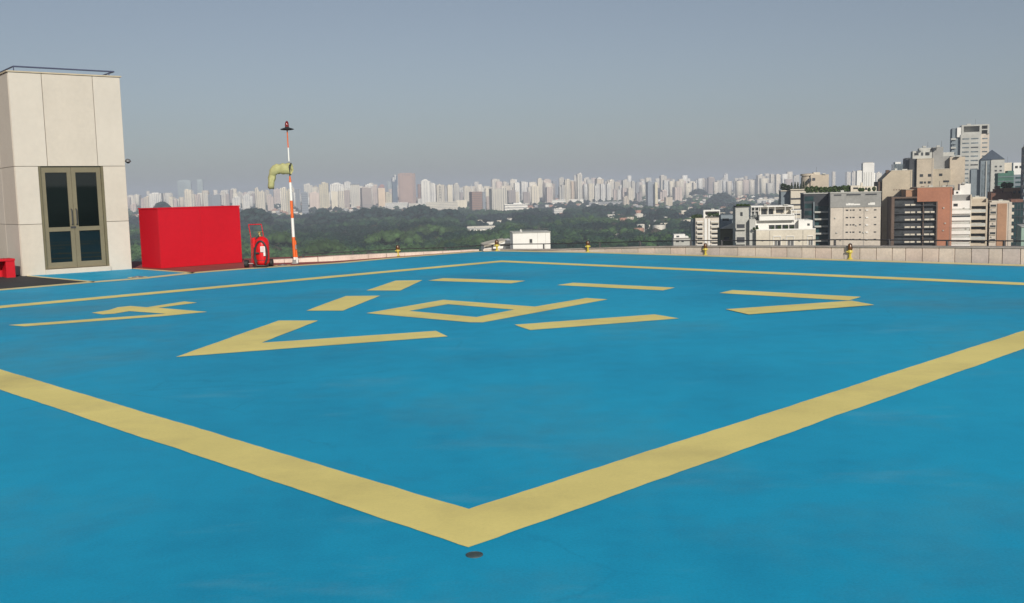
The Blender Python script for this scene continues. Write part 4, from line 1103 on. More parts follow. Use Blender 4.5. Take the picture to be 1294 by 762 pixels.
# --- rust brown building
B = Bld('rust_brown_building', 'dark rust brown building with uneven roofs behind the two wing block', 520, 1251, depth=26)
B.part('wall', W_RUST, [(1251, 1275, 242, None, 0, 26), (1256, 1264, 238.5, 242, 4, 20)])
B.part('wall', W_ORANGE2, [(1266, 1289, 237.5, None, 5, 26)])
B.part('roof_tank', W_BROWN, [(1257, 1262, 234.5, 238.5, 6, 10), (1269, 1273, 235, 237.5, 8, 12)])
B.part('window', G_DARK, [(1277, 1280.5, 241, 244.5, 4.9, 5.1), (1283, 1286.5, 241, 244.5, 4.9, 5.1)])
roof_plants(B, [1267, 1273], 237.5, 229.5, 7, ['green rooftop tree on the rust brown building, left one', 'green rooftop tree on the rust brown building, right one'], 'tree', 'rooftop trees on the rust building', wpx=8, seed=9, name='roof_tree')
# --- dark glass building
Bld.xmid = 1282
B = Bld('dark_glass_building', 'dark green glass building at the right end above the parapet', 470, 1275, depth=24)
B.part('wall', G_TEAL, [(1276.5, 1290.5, 256, None, 0, 24)])
B.part('mullion', W_DARK, [(1276.4 + 3.4 * i, 1276.9 + 3.4 * i, 256, None, -0.15, 0) for i in range(5)])
B.part('floor_band', W_DARK, [(1276.5, 1290.5, 255.3 + 9 * k, 256 + 9 * k, -0.3, 0) for k in range(8)])
B.part('roof', W_RUST, [(1276.5, 1290.5, 252, 255.3, 3, 24)])
B = Bld('pale_green_wall_house', 'pale green low building at the bottom right above the parapet', 300, 1290.5, depth=18)
B.part('wall', wallm('wall_pale_green', (0.30, 0.42, 0.36)), [(1290.5, 1330, 287, None, 0, 18)])
B.part('roof', W_LGREY, [(1290.3, 1330, 286.2, 287, -0.4, 18)])
# --- rightmost dark tower
Bld.xmid = 1300
B = Bld('dark_edge_tower', 'dark balconied tower cut off by the right edge of the picture', 500, 1291, depth=20)
B.part('wall', W_BLUEG, [(1291.5, 1330, 186, None, 0, 20)])
for k in range(14):
    B.part('balcony', W_DARK, [(1289.6 - 0.6 * (k % 2), 1330, 186 + 9.5 * k, 189.5 + 9.5 * k, -1.2, 2)])
B.part('roof', W_DARK, [(1293.5, 1330, 182, 186, 2, 18)])

# roof clutter, air conditioners and drain pipes of the near buildings
def clutter(name, tanks=(), acs=(), masts=(), pipes=(), f=0.0):
    B = ALLB[name]
    for x0, x1, y0, y1 in tanks: B.part('roof_tank', W_LGREY, [(x0, x1, y0, y1, f + 3, f + 6)])
    for x, y in acs: B.part('air_conditioner', W_LGREY, [(x, x + 1.6, y, y + 1.3, f - 0.45, f + 0.02)])
    for x, y0, y1 in masts: MB().tube([(B.u(x), f + 4, B.z(y1)), (B.u(x), f + 4, B.z(y0))], 0.07, 5).build('antenna', M_DMETAL, B.root)
    for x, y0 in pipes: B.part('drain_pipe', W_GREY, [(x, x + 0.35, y0, None, f - 0.15, f)])
clutter('tan_blank_building', [(1129, 1132, 213, 216), (1138, 1144, 214, 216)], [], [(1134, 207, 216)], [(1147, 217)])
clutter('orange_frame_building', [(1170, 1175, 234.4, 237), (1186, 1190, 235, 237)], [(1186, 262), (1188, 281), (1186, 290)], [(1183, 229, 237), (1192, 231, 237)], [(1194.6, 238)])
clutter('grey_topped_block', [(1062, 1066, 240, 242.4)], [(1054, 274), (1056, 292.4), (1079.5, 283.5), (1088, 292.5), (1061, 301.8)], [(1106.5, 231, 242.3)], [(1064.5, 262), (1089.3, 262)])
clutter('white_banded_building', [(1214, 1218, 230.6, 232.5)], [(1215, 262), (1218, 288)], [(1221, 225, 232.5), (1216, 227, 231)], [])
clutter('beige_two_wing_block', [(1231, 1236, 247, 248.6), (1258, 1263, 252.3, 253.8)], [(1249, 263.6), (1251, 281), (1249.4, 298)], [(1239, 243, 248.6)], [(1268.6, 256)])
clutter('tall_beige_rear_block', [(1164, 1168, 184.8, 186.8), (1180, 1184, 184.8, 186.5), (1203, 1208, 197.8, 199.5)], [(1164, 238), (1180, 240)], [(1170, 180, 186.8), (1186, 179, 186.5)], [(1174.6, 202)])
clutter('tall_crowned_tower', [(1218, 1223, 157.7, 159.3)], [], [(1228, 152, 159.3)], [])
clutter('white_terraced_building', [(966, 970, 257.8, 259.6), (990, 996, 258.2, 259.6)], [(989, 301), (1008, 303), (963, 302)], [(984, 253, 259.6)], [(972.2, 290.6), (1012.6, 290.6)])
clutter('round_beige_building', [(1038, 1042, 220, 221.5)], [], [(1031, 212, 218.5)], [])
clutter('balcony_apartment_block', [(899, 903, 263.7, 265.2)], [(888.6, 284), (888.6, 296)], [(893, 258, 265.2)], [])
clutter('pyramid_roof_tower', [], [(1256.5, 221), (1256.6, 237)], [(1268, 199, 206.5)], [])

# ------------------------------------------------------------------ the far city
def Yfor(x, y, zt=-82.0):
    return (EYE - zt) * F_PX / max(y - hor(x), 4)
C = {'white': (0.80, 0.78, 0.73), 'cream': (0.72, 0.66, 0.54), 'beige': (0.60, 0.53, 0.43), 'pinkish': (0.62, 0.52, 0.46),
     'brown': (0.33, 0.22, 0.18), 'rose brown': (0.40, 0.29, 0.25), 'grey': (0.40, 0.40, 0.40), 'light grey': (0.64, 0.61, 0.54),
     'mauve': (0.42, 0.36, 0.33), 'blue grey': (0.27, 0.30, 0.34), 'dark blue': (0.12, 0.16, 0.22), 'glass green': (0.38, 0.45, 0.46),
     'peach': (0.70, 0.56, 0.42), 'reddish': (0.42, 0.20, 0.16), 'yellow': (0.68, 0.62, 0.46), 'pale': (0.76, 0.70, 0.60)}
STY = {'v': 'with vertical stripes', 'h': 'with horizontal bands', 'g': 'with small windows', 'p': 'with plain walls', 'b': 'with broad bands'}
# x0, x1, y top, y base (0 = far back row), colour, style, cap (roof box share), optional own label
T = [
 (165, 172, 257, 268, 'pinkish', 'g', 1), (166, 177, 246, 0, 'pale', 'g', 1), (177.5, 182, 250, 262, 'pinkish', 'v', 0), (182.5, 189, 248, 263, 'beige', 'v', 1),
 (190, 204.5, 243.5, 263, 'white', 'v', 1, 'broad white striped high-rise above the left end of the red box'), (205, 213, 244.5, 0, 'beige', 'g', 1), (213.5, 218.5, 248.5, 262, 'cream', 'g', 0), (219, 223.5, 251, 262, 'pinkish', 'g', 1),
 (225, 240.8, 227.5, 0, 'glass green', 'v', 1, 'tall greenish tower with a rounded top above the red box'), (233, 242, 239, 262, 'cream', 'g', 1), (249.4, 256, 227, 0, 'glass green', 'v', 2, 'slim hazy blue green tower with a slanted tip above the red box'),
 (241, 246, 245, 262, 'cream', 'v', 0), (247, 252.5, 245.5, 262, 'pinkish', 'v', 0), (252.8, 257, 244, 0, 'light grey', 'v', 0), (257, 262.2, 243.5, 262, 'light grey', 'g', 0), (262.5, 268, 245.5, 0, 'blue grey', 'g', 0),
 (268.3, 278.5, 245.5, 262, 'blue grey', 'h', 1, 'slate blue office block with a small white cap behind the red box'), (279, 284.8, 241, 0, 'pale', 'v', 1), (285.2, 289.4, 245, 262, 'mauve', 'g', 0), (290, 298.6, 238, 0, 'mauve', 'g', 3, 'grey lilac stepped tower with white cap behind the right end of the red box'),
 (293, 303, 248.5, 266, 'white', 'g', 1), (299.3, 306, 242.5, 0, 'light grey', 'g', 1), (306.5, 315.5, 245, 256, 'white', 'g', 0), (312.5, 317, 243.5, 0, 'pale', 'v', 0), (317.2, 321.6, 244, 0, 'mauve', 'g', 1),
 (321.7, 326.6, 237, 264, 'cream', 'v', 1), (326.8, 334.5, 241, 264, 'cream', 'g', 1), (334.8, 340, 240, 0, 'beige', 'v', 1), (338, 345.5, 247, 264, 'pinkish', 'g', 0), (345, 353.5, 238, 0, 'pinkish', 'g', 1),
 (354.3, 361.5, 236.5, 270, 'cream', 'v', 1), (361.5, 367.8, 238.5, 272, 'yellow', 'v', 0), (366.5, 371.5, 235, 0, 'cream', 'g', 1), (372.8, 378.5, 239, 268, 'blue grey', 'v', 0), (378.7, 382, 246, 0, 'light grey', 'g', 0),
 (380.5, 388.7, 242, 273, 'blue grey', 'b', 1, 'bluish grey banded tower right beside the striped mast'), (383.8, 394.5, 232, 0, 'light grey', 'g', 1), (390.6, 403, 242.8, 266, 'pinkish', 'p', 1), (395.5, 402.6, 234.5, 0, 'beige', 'g', 1), (403.2, 414.8, 230.5, 262, 'yellow', 'g', 1),
 (400.3, 406, 251, 264, 'brown', 'p', 0), (407, 416.2, 243.8, 264, 'cream', 'p', 1), (417.5, 433.8, 230.8, 262, 'white', 'v', 3, 'broad white tower with vertical stripes behind twin cream slabs'), (418.5, 426.6, 241.3, 268, 'cream', 'p', 0), (427.2, 434.3, 241.3, 268, 'cream', 'v', 0),
 (433.5, 443, 229.3, 0, 'white', 'g', 1), (434.6, 441.3, 240.5, 262, 'mauve', 'g', 0), (442.6, 454, 232.2, 261, 'light grey', 'v', 2, 'grey vertically striped tower with a dark cap band'), (455, 469, 236, 261.5, 'mauve', 'h', 0, 'mauve brown block with horizontal bands and rounded left edge'), (460, 472, 232.5, 0, 'white', 'g', 1), (469.5, 476.5, 233.5, 0, 'pinkish', 'g', 1),
 (477, 486.5, 238, 258, 'peach', 'p', 2, 'peach cream stepped tower left of the big rose brown tower'), (478, 485.5, 233.3, 0, 'reddish', 'g', 1), (486.8, 495, 242.5, 257, 'yellow', 'g', 0), (489, 495.5, 228.8, 0, 'glass green', 'v', 0),
 (494.5, 501.5, 221, 256, 'dark blue', 'p', 4, 'dark glass tower with a slanted white top'), (503, 524.5, 219.5, 256, 'rose brown', 'g', 5, 'big rose brown tower dominating the skyline'),
 (487, 515, 256, 266, 'white', 'h', 0, 'long white low slab below the big rose brown tower'), (503, 521, 253.5, 262, 'white', 'h', 0), (515, 528, 257, 266, 'light grey', 'h', 0),
 (527.6, 532.2, 232.8, 254, 'brown', 'g', 0), (531.3, 543.6, 226.5, 256, 'white', 'g', 3, 'white stepped high-rise just right of the big rose brown tower'), (543.8, 550.2, 231, 256, 'white', 'v', 0), (550.5, 561, 233.5, 256, 'cream', 'v', 6, 'cream slab with a gable and a column of dark openings'), (561.3, 564.3, 235, 256, 'grey', 'p', 0), (564.5, 571.5, 233.5, 254, 'cream', 'p', 1),
 (527, 538.8, 251, 260, 'white', 'v', 2), (538.5, 578, 255, 270, 'light grey', 'h', 0, 'long grey slab standing in front of the white towers'), (576, 590, 252.8, 266, 'cream', 'p', 0), (572.8, 580.6, 231.5, 0, 'light grey', 'v', 1), (580.8, 585, 243, 0, 'mauve', 'g', 0), (585.3, 593.2, 234.7, 0, 'cream', 'v', 1),
 (594, 597.8, 238, 0, 'pale', 'p', 7, 'thin pale spire above the orange brown banded block'), (592.8, 608.9, 242.3, 272, 'brown', 'h', 0, 'orange brown block with horizontal bands among the trees'), (609, 613.2, 242.5, 271, 'blue grey', 'p', 0), (613.4, 619, 237.8, 0, 'cream', 'p', 0), (614, 618, 248, 270, 'mauve', 'p', 0),
 (617.8, 640.2, 238, 269.5, 'light grey', 'v', 0, 'large pale grey slab with vertical ribs'), (620.5, 631.5, 226, 0, 'pale', 'g', 1), (635, 641, 229.3, 0, 'pale', 'g', 0), (640.7, 651.5, 240.5, 262, 'mauve', 'v', 0), (644, 651, 226.5, 0, 'pale', 'g', 1),
 (649, 656.6, 230.5, 0, 'white', 'g', 1), (657, 667, 229.3, 0, 'white', 'g', 0), (637.5, 666.5, 256.5, 269, 'white', 'b', 1, 'white slab block with broad window bands right of the ribbed slab'), (648.5, 655.5, 242.3, 260, 'cream', 'g', 0), (660.3, 669.8, 242.3, 262, 'mauve', 'g', 0),
 (670.6, 681.6, 234.2, 258.5, 'cream', 'g', 1, 'cream tower with dark windows standing left of the pinkish pair'), (678.6, 685, 225, 0, 'cream', 'g', 1), (685.4, 696.3, 226.2, 0, 'pinkish', 'g', 1), (689, 698, 235.8, 259, 'pinkish', 'v', 1), (697.5, 704, 228.3, 0, 'blue grey', 'v', 1),
 (706, 712.5, 224, 0, 'cream', 'v', 1), (705.3, 714, 234, 251, 'light grey', 'v', 0), (712.8, 720.5, 226, 251, 'cream', 'v', 1), (720.8, 725.5, 229, 251, 'peach', 'v', 0), (725, 728.2, 221, 0, 'light grey', 'p', 0), (728.4, 735.3, 219, 247.5, 'light grey', 'v', 1, 'tallest grey tower near the middle of the skyline'),
 (736.8, 742, 225.5, 0, 'pale', 'g', 2), (742.2, 750, 231.8, 254.5, 'cream', 'v', 0), (751, 757.5, 232.3, 252, 'white', 'v', 0), (757.8, 764.8, 232.3, 252, 'white', 'v', 0), (765.2, 772.2, 232, 252, 'white', 'v', 1), (751.5, 762.8, 224, 0, 'beige', 'g', 3),
 (766.4, 775, 227.3, 0, 'pale', 'g', 1), (775.4, 783.8, 229.5, 0, 'beige', 'g', 0), (774.3, 779, 238.3, 256, 'pinkish', 'v', 0), (779.2, 784.5, 239.5, 256, 'white', 'v', 0), (785.5, 797.2, 226.8, 0, 'light grey', 'g', 1), (785, 792, 237.2, 256, 'pinkish', 'v', 0), (792.2, 800, 237, 258.5, 'cream', 'v', 1), (786.5, 795.5, 247.6, 262.5, 'beige', 'g', 1),
 (697, 737, 252, 260, 'white', 'b', 0, 'long low white building before the middle towers'), (744, 786.5, 255, 261, 'grey', 'b', 0, 'long low grey building at the tree edge below the white triple towers'),
 (797.5, 802.6, 228.5, 0, 'light grey', 'g', 0), (802.8, 808.2, 229.5, 0, 'grey', 'v', 0), (808.4, 815, 229, 0, 'white', 'g', 1), (803.5, 811.2, 243, 258, 'mauve', 'v', 0), (816.3, 826.8, 229, 262, 'blue grey', 'h', 1, 'grey banded tower with a lighter yellow right edge'), (827, 831, 230.5, 262, 'yellow', 'p', 0),
 (833.3, 842.2, 221.5, 0, 'pale', 'v', 1, 'pale tall tower in the haze right of the yellow edged tower'), (837.5, 845, 228, 0, 'white', 'v', 0), (846.3, 850.2, 225, 0, 'grey', 'v', 0), (850.6, 859.5, 229.5, 0, 'beige', 'g', 1), (832, 843, 240, 256, 'pinkish', 'g', 1), (849.5, 862, 236.5, 254, 'pinkish', 'g', 0), (839.3, 849.8, 249, 262, 'beige', 'p', 0, 'plain beige box block among trees below the pinkish blocks'),
 (861.5, 874, 228.2, 0, 'beige', 'g', 1), (863, 871, 235, 0, 'pinkish', 'v', 0), (874.3, 880, 230.3, 0, 'pale', 'g', 1), (880.2, 893, 225.5, 0, 'beige', 'g', 1), (893.6, 903, 223.6, 0, 'mauve', 'v', 1), (903.3, 912.5, 228.5, 0, 'light grey', 'g', 0),
 (914.4, 919.8, 219, 0, 'white', 'v', 1, 'slim white tower standing alone above the dark wooded hill'), (919.5, 926.3, 231.2, 0, 'white', 'g', 1), (926.6, 931.3, 229, 0, 'light grey', 'v', 0), (931.5, 939.5, 227, 0, 'mauve', 'g', 0), (939.8, 948, 232, 0, 'white', 'g', 1), (944, 954.8, 226.5, 0, 'beige', 'g', 0),
 (955.5, 966.3, 220.5, 0, 'pale', 'g', 1), (967.8, 972, 222.5, 0, 'grey', 'v', 0), (972.3, 978.5, 220.3, 0, 'pale', 'v', 0), (978.8, 986.3, 220, 0, 'pale', 'g', 1), (987, 994.8, 220.3, 0, 'light grey', 'g', 1), (1051, 1055.5, 216.8, 0, 'pale', 'v', 0), (1068, 1075, 217, 0, 'pale', 'g', 1), (1075.3, 1081, 215.7, 0, 'pale', 'g', 1), (1105, 1114, 217.5, 0, 'pale', 'g', 1), (1000, 1010, 221, 0, 'pale', 'g', 0),
]
FM = {k: facade('facade_' + k, k) for k in 'vhgb'}; FM['p'] = FM['g2'] = None
MATS_plain = None
mt, nt, b = _base('facade_plain'); oi = nt.nodes.new('ShaderNodeObjectInfo'); nn = _noise(nt, 0.03, 4)
rp_ = _ramp(nt, [(0.3, (0.85, 0.85, 0.85)), (0.7, (1.04, 1.03, 1.0))]); nt.links.new(nn.outputs[0], rp_.inputs[0])
nt.links.new(_mix(nt, oi.outputs['Color'], rp_.outputs[0], 1.0, 'MULTIPLY'), b.inputs['Base Color']); b.inputs['Roughness'].default_value = 0.85
FM['p'] = mt
rg = random.Random(11)
marks_ = [(t[0] + t[1]) / 2 for t in T if len(t) > 7]
names_ = {(t[0] + t[1]) / 2: t[7] for t in T if len(t) > 7}
short = {}
order = sorted(T, key=lambda t: (t[0] + t[1]) / 2)
WORDS = ['first', 'second', 'third', 'fourth', 'fifth', 'sixth', 'seventh', 'eighth', 'ninth', 'tenth', 'eleventh', 'twelfth', 'thirteenth', 'fourteenth', 'fifteenth', 'sixteenth', 'seventeenth', 'eighteenth', 'nineteenth', 'twentieth', 'twenty first', 'twenty second', 'twenty third', 'twenty fourth']
def land_name(lbl): return ' '.join(lbl.split())
SH = {'broad white striped high-rise above the left end of the red box': 'broad white striped high-rise',
 'tall greenish tower with a rounded top above the red box': 'tall round topped greenish tower', 'slim hazy blue green tower with a slanted tip above the red box': 'slim slant tipped hazy tower',
 'slate blue office block with a small white cap behind the red box': 'slate blue block', 'grey lilac stepped tower with white cap behind the right end of the red box': 'grey lilac stepped tower',
 'bluish grey banded tower right beside the striped mast': 'banded tower beside the mast', 'broad white tower with vertical stripes behind twin cream slabs': 'broad white tower behind twin slabs',
 'grey vertically striped tower with a dark cap band': 'grey striped dark capped tower', 'mauve brown block with horizontal bands and rounded left edge': 'mauve brown banded block',
 'peach cream stepped tower left of the big rose brown tower': 'peach stepped tower', 'dark glass tower with a slanted white top': 'dark slant topped tower', 'big rose brown tower dominating the skyline': 'big rose brown tower',
 'long white low slab below the big rose brown tower': 'long white low slab', 'white stepped high-rise just right of the big rose brown tower': 'white stepped high-rise', 'cream slab with a gable and a column of dark openings': 'gabled cream slab',
 'long grey slab standing in front of the white towers': 'long grey slab', 'thin pale spire above the orange brown banded block': 'thin spire', 'orange brown block with horizontal bands among the trees': 'orange brown banded block',
 'large pale grey slab with vertical ribs': 'large ribbed grey slab', 'white slab block with broad window bands right of the ribbed slab': 'white broad banded slab', 'cream tower with dark windows standing left of the pinkish pair': 'cream dark windowed tower',
 'tallest grey tower near the middle of the skyline': 'tallest grey middle tower', 'long low white building before the middle towers': 'long low white building', 'long low grey building at the tree edge below the white triple towers': 'long low grey building',
 'grey banded tower with a lighter yellow right edge': 'yellow edged grey tower', 'pale tall tower in the haze right of the yellow edged tower': 'pale tall hazy tower', 'plain beige box block among trees below the pinkish blocks': 'plain beige box block',
 'slim white tower standing alone above the dark wooded hill': 'slim white lone tower'}
last, cnt = None, 0
for t in order:
    if len(t) > 7: last, cnt = t[7], 0; short[id(t)] = t[7]; continue
    nxt_word = 'building'
    if last is None: short[id(t)] = '%s building %s, %s from the stair tower' % (t[4], STY[t[5]], WORDS[cnt]); cnt += 1; continue
    row = 'hazy' if t[3] == 0 else 'nearer'
    short[id(t)] = '%s %s building, %s past the %s' % (row, t[4], WORDS[cnt], SH[last]); cnt += 1

SUNX = math.radians(27)
for t in T:
    x0, x1, yt, yb, cn, st, cap = t[:7]
    xc = (x0 + x1) / 2
    if yb: Y = min(Yfor(xc, yb + 2), 5200)
    else: Y = rg.uniform(5200, 7600)
    if xc > 860 and not yb: Y = rg.uniform(5600, 8200)
    k = Y / F_PX
    wd = (x1 - x0) * k
    h0 = hor(xc)
    p = D(xc, yt, Y)
    low = (x1 - x0) > 1.5 * (yb - yt) if yb else False
    yaw = math.radians(rg.uniform(6, 20)) if not low else math.radians(3)
    if cn in ('rose brown',): yaw = math.radians(5)
    bear = math.atan2(p.x, p.y)
    psi = yaw
    ratio = rg.uniform(0.6, 0.95) if not low else 20 / max(wd, 20)
    a = wd / (math.cos(psi + bear) + ratio * math.sin(abs(psi + bear)) if psi + bear > 0 else 1.0)
    dpt = a * ratio
    gz = terrain_z(p.x, p.y) - 4
    H_ = p.z - gz
    seed_c = rg.uniform(0.92, 1.06)
    colr = tuple(min(v * seed_c, 0.9) for v in C[cn])
    lbl = short[id(t)]
    root = empty('high_rise' if not low else 'low_slab_building', (p.x, p.y, gz), lbl, 'building', 'buildings of the far skyline', rotz=psi)
    if cap == 1: capz = H_ - min(3.5, 0.1 * H_)
    elif cap in (3,): capz = H_ - min(9, 0.16 * H_)
    elif cap == 7: capz = H_
    else: capz = H_
    mb = MB(); hw, hd = a / 2, dpt / 2; split = False
    if cap == 4:
        mb.xzprism([(-hw, 0), (hw, 0), (hw, H_ * 0.97), (-hw, H_ * 0.88)], -hd, hd)
    elif cap == 2:
        mb.box(-hw, hw, -hd, hd, 0, H_ * 0.96); capz = H_ * 0.96
    elif cap == 7:
        mb.box(-hw, hw, -hd, hd, 0, H_)
    elif 'rounded top' in lbl or 'rounded left' in lbl:
        mb.box(-hw, hw, -hd, hd, 0, capz * 0.95)
    elif cap <= 1 and st in 'gvp' and not low and a > 14 and rg.random() < 0.5:
        sp_ = hw * rg.uniform(0.1, 0.5) * rg.choice([-1, 1]); sh = capz - rg.uniform(3, 9); back = rg.uniform(2, 5)
        if sp_ > 0: mb.box(-hw, sp_, -hd, hd, 0, capz); mb.box(sp_ + 0.05, hw, -hd + back, hd, 0, sh)
        else: mb.box(sp_, hw, -hd, hd, 0, capz); mb.box(-hw, sp_ - 0.05, -hd + back, hd, 0, sh)
        split = True
    else:
        mb.box(-hw, hw, -hd, hd, 0, capz)
    wall_ = mb.build('wall', FM[st], root); wall_.color = (*colr, 1)
    # piers, bands and rooftop volumes as real relief
    rel = MB()
    if split: pass
    elif st == 'v' and a > 12:
        npz = max(2, int(a / 9)); 
        for i in range(npz + 1):
            xx = -hw + (a - 2.2) * i / npz
            rel.box(xx, xx + 2.2, -hd - 1.2, -hd, 0, capz - 1.5)
    elif st in 'hb':
        dz = 6.4 if st == 'h' else 9.6; nb_ = int(min(capz, 90) / dz)
        for i in range(nb_): rel.box(-hw - 0.6, hw + 0.6, -hd - 1.4, -hd, capz - 3 - i * dz, capz - 0.2 - i * dz)
    elif a > 18:
        for i in range(3):
            xx = -hw + a * (0.12 + 0.3 * i)
            rel.box(xx, xx + a * 0.12, -hd - 1.3, -hd, 0, capz - 3)
    if rel.v:
        o = rel.build('pier' if st not in 'hb' else 'floor_band', FM['p'], root); o.color = (*[min(v * 1.08, .9) for v in colr], 1)
    cm = MB(); cc_ = tuple(min(v * 1.1, 0.85) for v in colr)
    if cap == 1:
        q = rg.uniform(-0.15, 0.15) * a; wq_ = rg.uniform(0.12, 0.3) * a
        cm.box(q - wq_, q + wq_, -hd * 0.5, hd * 0.6, capz, H_)
        if rg.random() < 0.5: cm.box(q + wq_ * 0.2, q + wq_ * 0.8, -hd * 0.3, hd * 0.2, H_, H_ + rg.uniform(2, 4))
    elif cap == 2: cm.box(-hw - 0.8, hw + 0.8, -hd - 0.8, hd + 0.8, capz, H_); cc_ = (0.2, 0.22, 0.25) if cn == 'light grey' else cc_
    elif cap == 3:
        cm.box(-hw * 0.75, hw * 0.55, -hd * 0.8, hd * 0.8, capz, capz + (H_ - capz) * 0.5); cm.box(-hw * 0.4, hw * 0.3, -hd * 0.5, hd * 0.5, capz + (H_ - capz) * 0.5, H_); cc_ = (0.75, 0.74, 0.7)
    elif cap == 4: cm.box(-hw * 0.9, -hw * 0.1, -hd - 1, hd, H_ * 0.80, H_ * 0.93); cm.box(-hw * 0.1, hw * 0.5, -hd - 1, hd, H_ * 0.86, H_); cc_ = (0.75, 0.75, 0.73)
    elif cap == 5: cm.box(-hw * 0.8, hw * 0.6, -hd * 0.8, hd * 0.8, H_, H_ + 3); cm.box(-hw * 0.5, hw * 0.5, -hd - 0.8, -hd, H_ * 0.2, H_ * 0.93)
    elif cap == 6: cm.xzprism([(-hw * 0.45, capz), (hw * 0.15, capz), (-hw * 0.15, capz + 5)], -hd, hd)
    elif cap == 7: cm.lathe([(hw * 0.7, H_), (hw * 0.25, H_ + 14), (0.5, H_ + 36)], n=8); cc_ = (0.7, 0.7, 0.68)
    if 'rounded' in lbl and 'top' in lbl:
        cm.xzprism([(-hw, capz * 0.95), (hw, capz * 0.95), (hw * 0.9, capz * 0.98), (hw * 0.5, H_), (-hw * 0.5, H_), (-hw * 0.9, capz * 0.98)], -hd, hd); cc_ = colr
    if cm.v:
        o = cm.build('rooftop_block', FM['p'], root); o.color = (*cc_, 1)
    if cap == 6:
        for i in range(5): MB().box(-hw * 0.3, hw * 0.05, -hd - 1.5, -hd - 0.1, capz - 14 - i * 13, capz - 9 - i * 13).build('opening', W_DARK, root)
    if rg.random() < 0.25:
        MB().tube([(a * 0.1, 0, H_), (a * 0.1, 0, H_ + rg.uniform(5, 10))], 0.35, 5).build('antenna', W_LGREY, root)

# low houses one can tell apart among the trees
Hs = [(699, 716, 264, 271, 'white', 'white L shaped low building among the trees below the middle towers'), (776, 784, 262, 264.5, 'white', 'low white roof at the tree edge below the long low grey building'),
 (804, 813, 270, 274, 'white', 'white house roof among the trees left of the beige box block'), (801, 808, 258.5, 262.5, 'reddish', 'small red roofed house below the mauve tower'), (818, 825, 285, 288, 'white', 'white roof alone in the dark trees above the parapet'),
 (778, 787, 296, 300, 'light grey', 'small grey building low in the trees right of the middle deck light'), (590, 626, 286.5, 291.5, 'light grey', 'long grey roofed building in the park left of the white rooftop block'), (603, 612, 278.5, 281.5, 'cream', 'cream roof in the park clearing above the long grey roofed building'), (583, 592, 281, 284, 'light grey', 'grey roof at the left end of the park clearing'), (615, 624, 281, 283.5, 'white', 'white roof at the right end of the park clearing'), (640, 652, 276, 278.5, 'light grey', 'low grey roof in the trees below the white broad banded slab'),
 (860, 867, 270.5, 273, 'white', 'small white roof among the trees behind the slim balcony block'), (955, 977, 252, 259, 'cream', 'cream low building above the white stepped building'), (886, 896, 256, 260, 'white', 'pale low roof left of the dark wooded hill foot'), (915, 920.5, 258, 261, 'white', 'small white house above the olive building'),
 (920, 926, 252, 255, 'cream', 'cream small house at the right foot of the wooded hill'), (843, 850, 264, 267, 'light grey', 'pale small house under the plain beige box block'), (870, 878, 262, 265, 'pinkish', 'pinkish small house left above the slim balcony block'), (930, 938, 247, 250, 'white', 'white low house right of the wooded hill'),
 (822, 829, 278, 281, 'light grey', 'small pale house between dark trees left of the balcony block'), (791, 797, 268, 271, 'pinkish', 'pinkish roof under the beige windowed tower'), (628, 636, 279, 281.5, 'cream', 'cream roof in the park above the white rooftop block'), (760, 765, 269.5, 272, 'white', 'tiny white roof in the trees below the long low grey building'),
 (492, 499, 262, 266, 'cream', 'cream annex at the left end of the long white low slab')]
for x0, x1, yt, yb, cn, lbl in Hs:
    xc = (x0 + x1) / 2; Y = Yfor(xc, yb) * 0.985; p = D(xc, yt, Y - 0)
    k = Y / F_PX; a = (x1 - x0) * k; H_ = (yb - yt) * k + 6; gz = p.z - H_
    root = empty('low_house', (p.x, p.y, gz), lbl, 'house', rotz=math.radians(rg.uniform(-4, 12)))
    d_ = max(12, a * 0.5)
    MB().box(-a / 2, a / 2, -d_ / 2, d_ / 2, -20, H_ - 1.0).build('wall', FM['h'], root).color = (*C['white'], 1)
    MB().xzprism([(-a / 2 - 0.5, H_ - 1.0), (a / 2 + 0.5, H_ - 1.0), (a / 2 - 1, H_ + 1.4), (-a / 2 + 1, H_ + 1.4)], -d_ / 2 - 0.6, d_ / 2 + 0.6).build('roof', FM['p'], root).color = (*C[cn], 1)
    if a > 40 and cn == 'white':
        MB().box(-a * 0.1, a * 0.12, -d_ * 0.3, d_ * 0.2, H_ + 1.4, H_ + 5).build('rooftop_block', FM['p'], root).color = (*C['white'], 1)

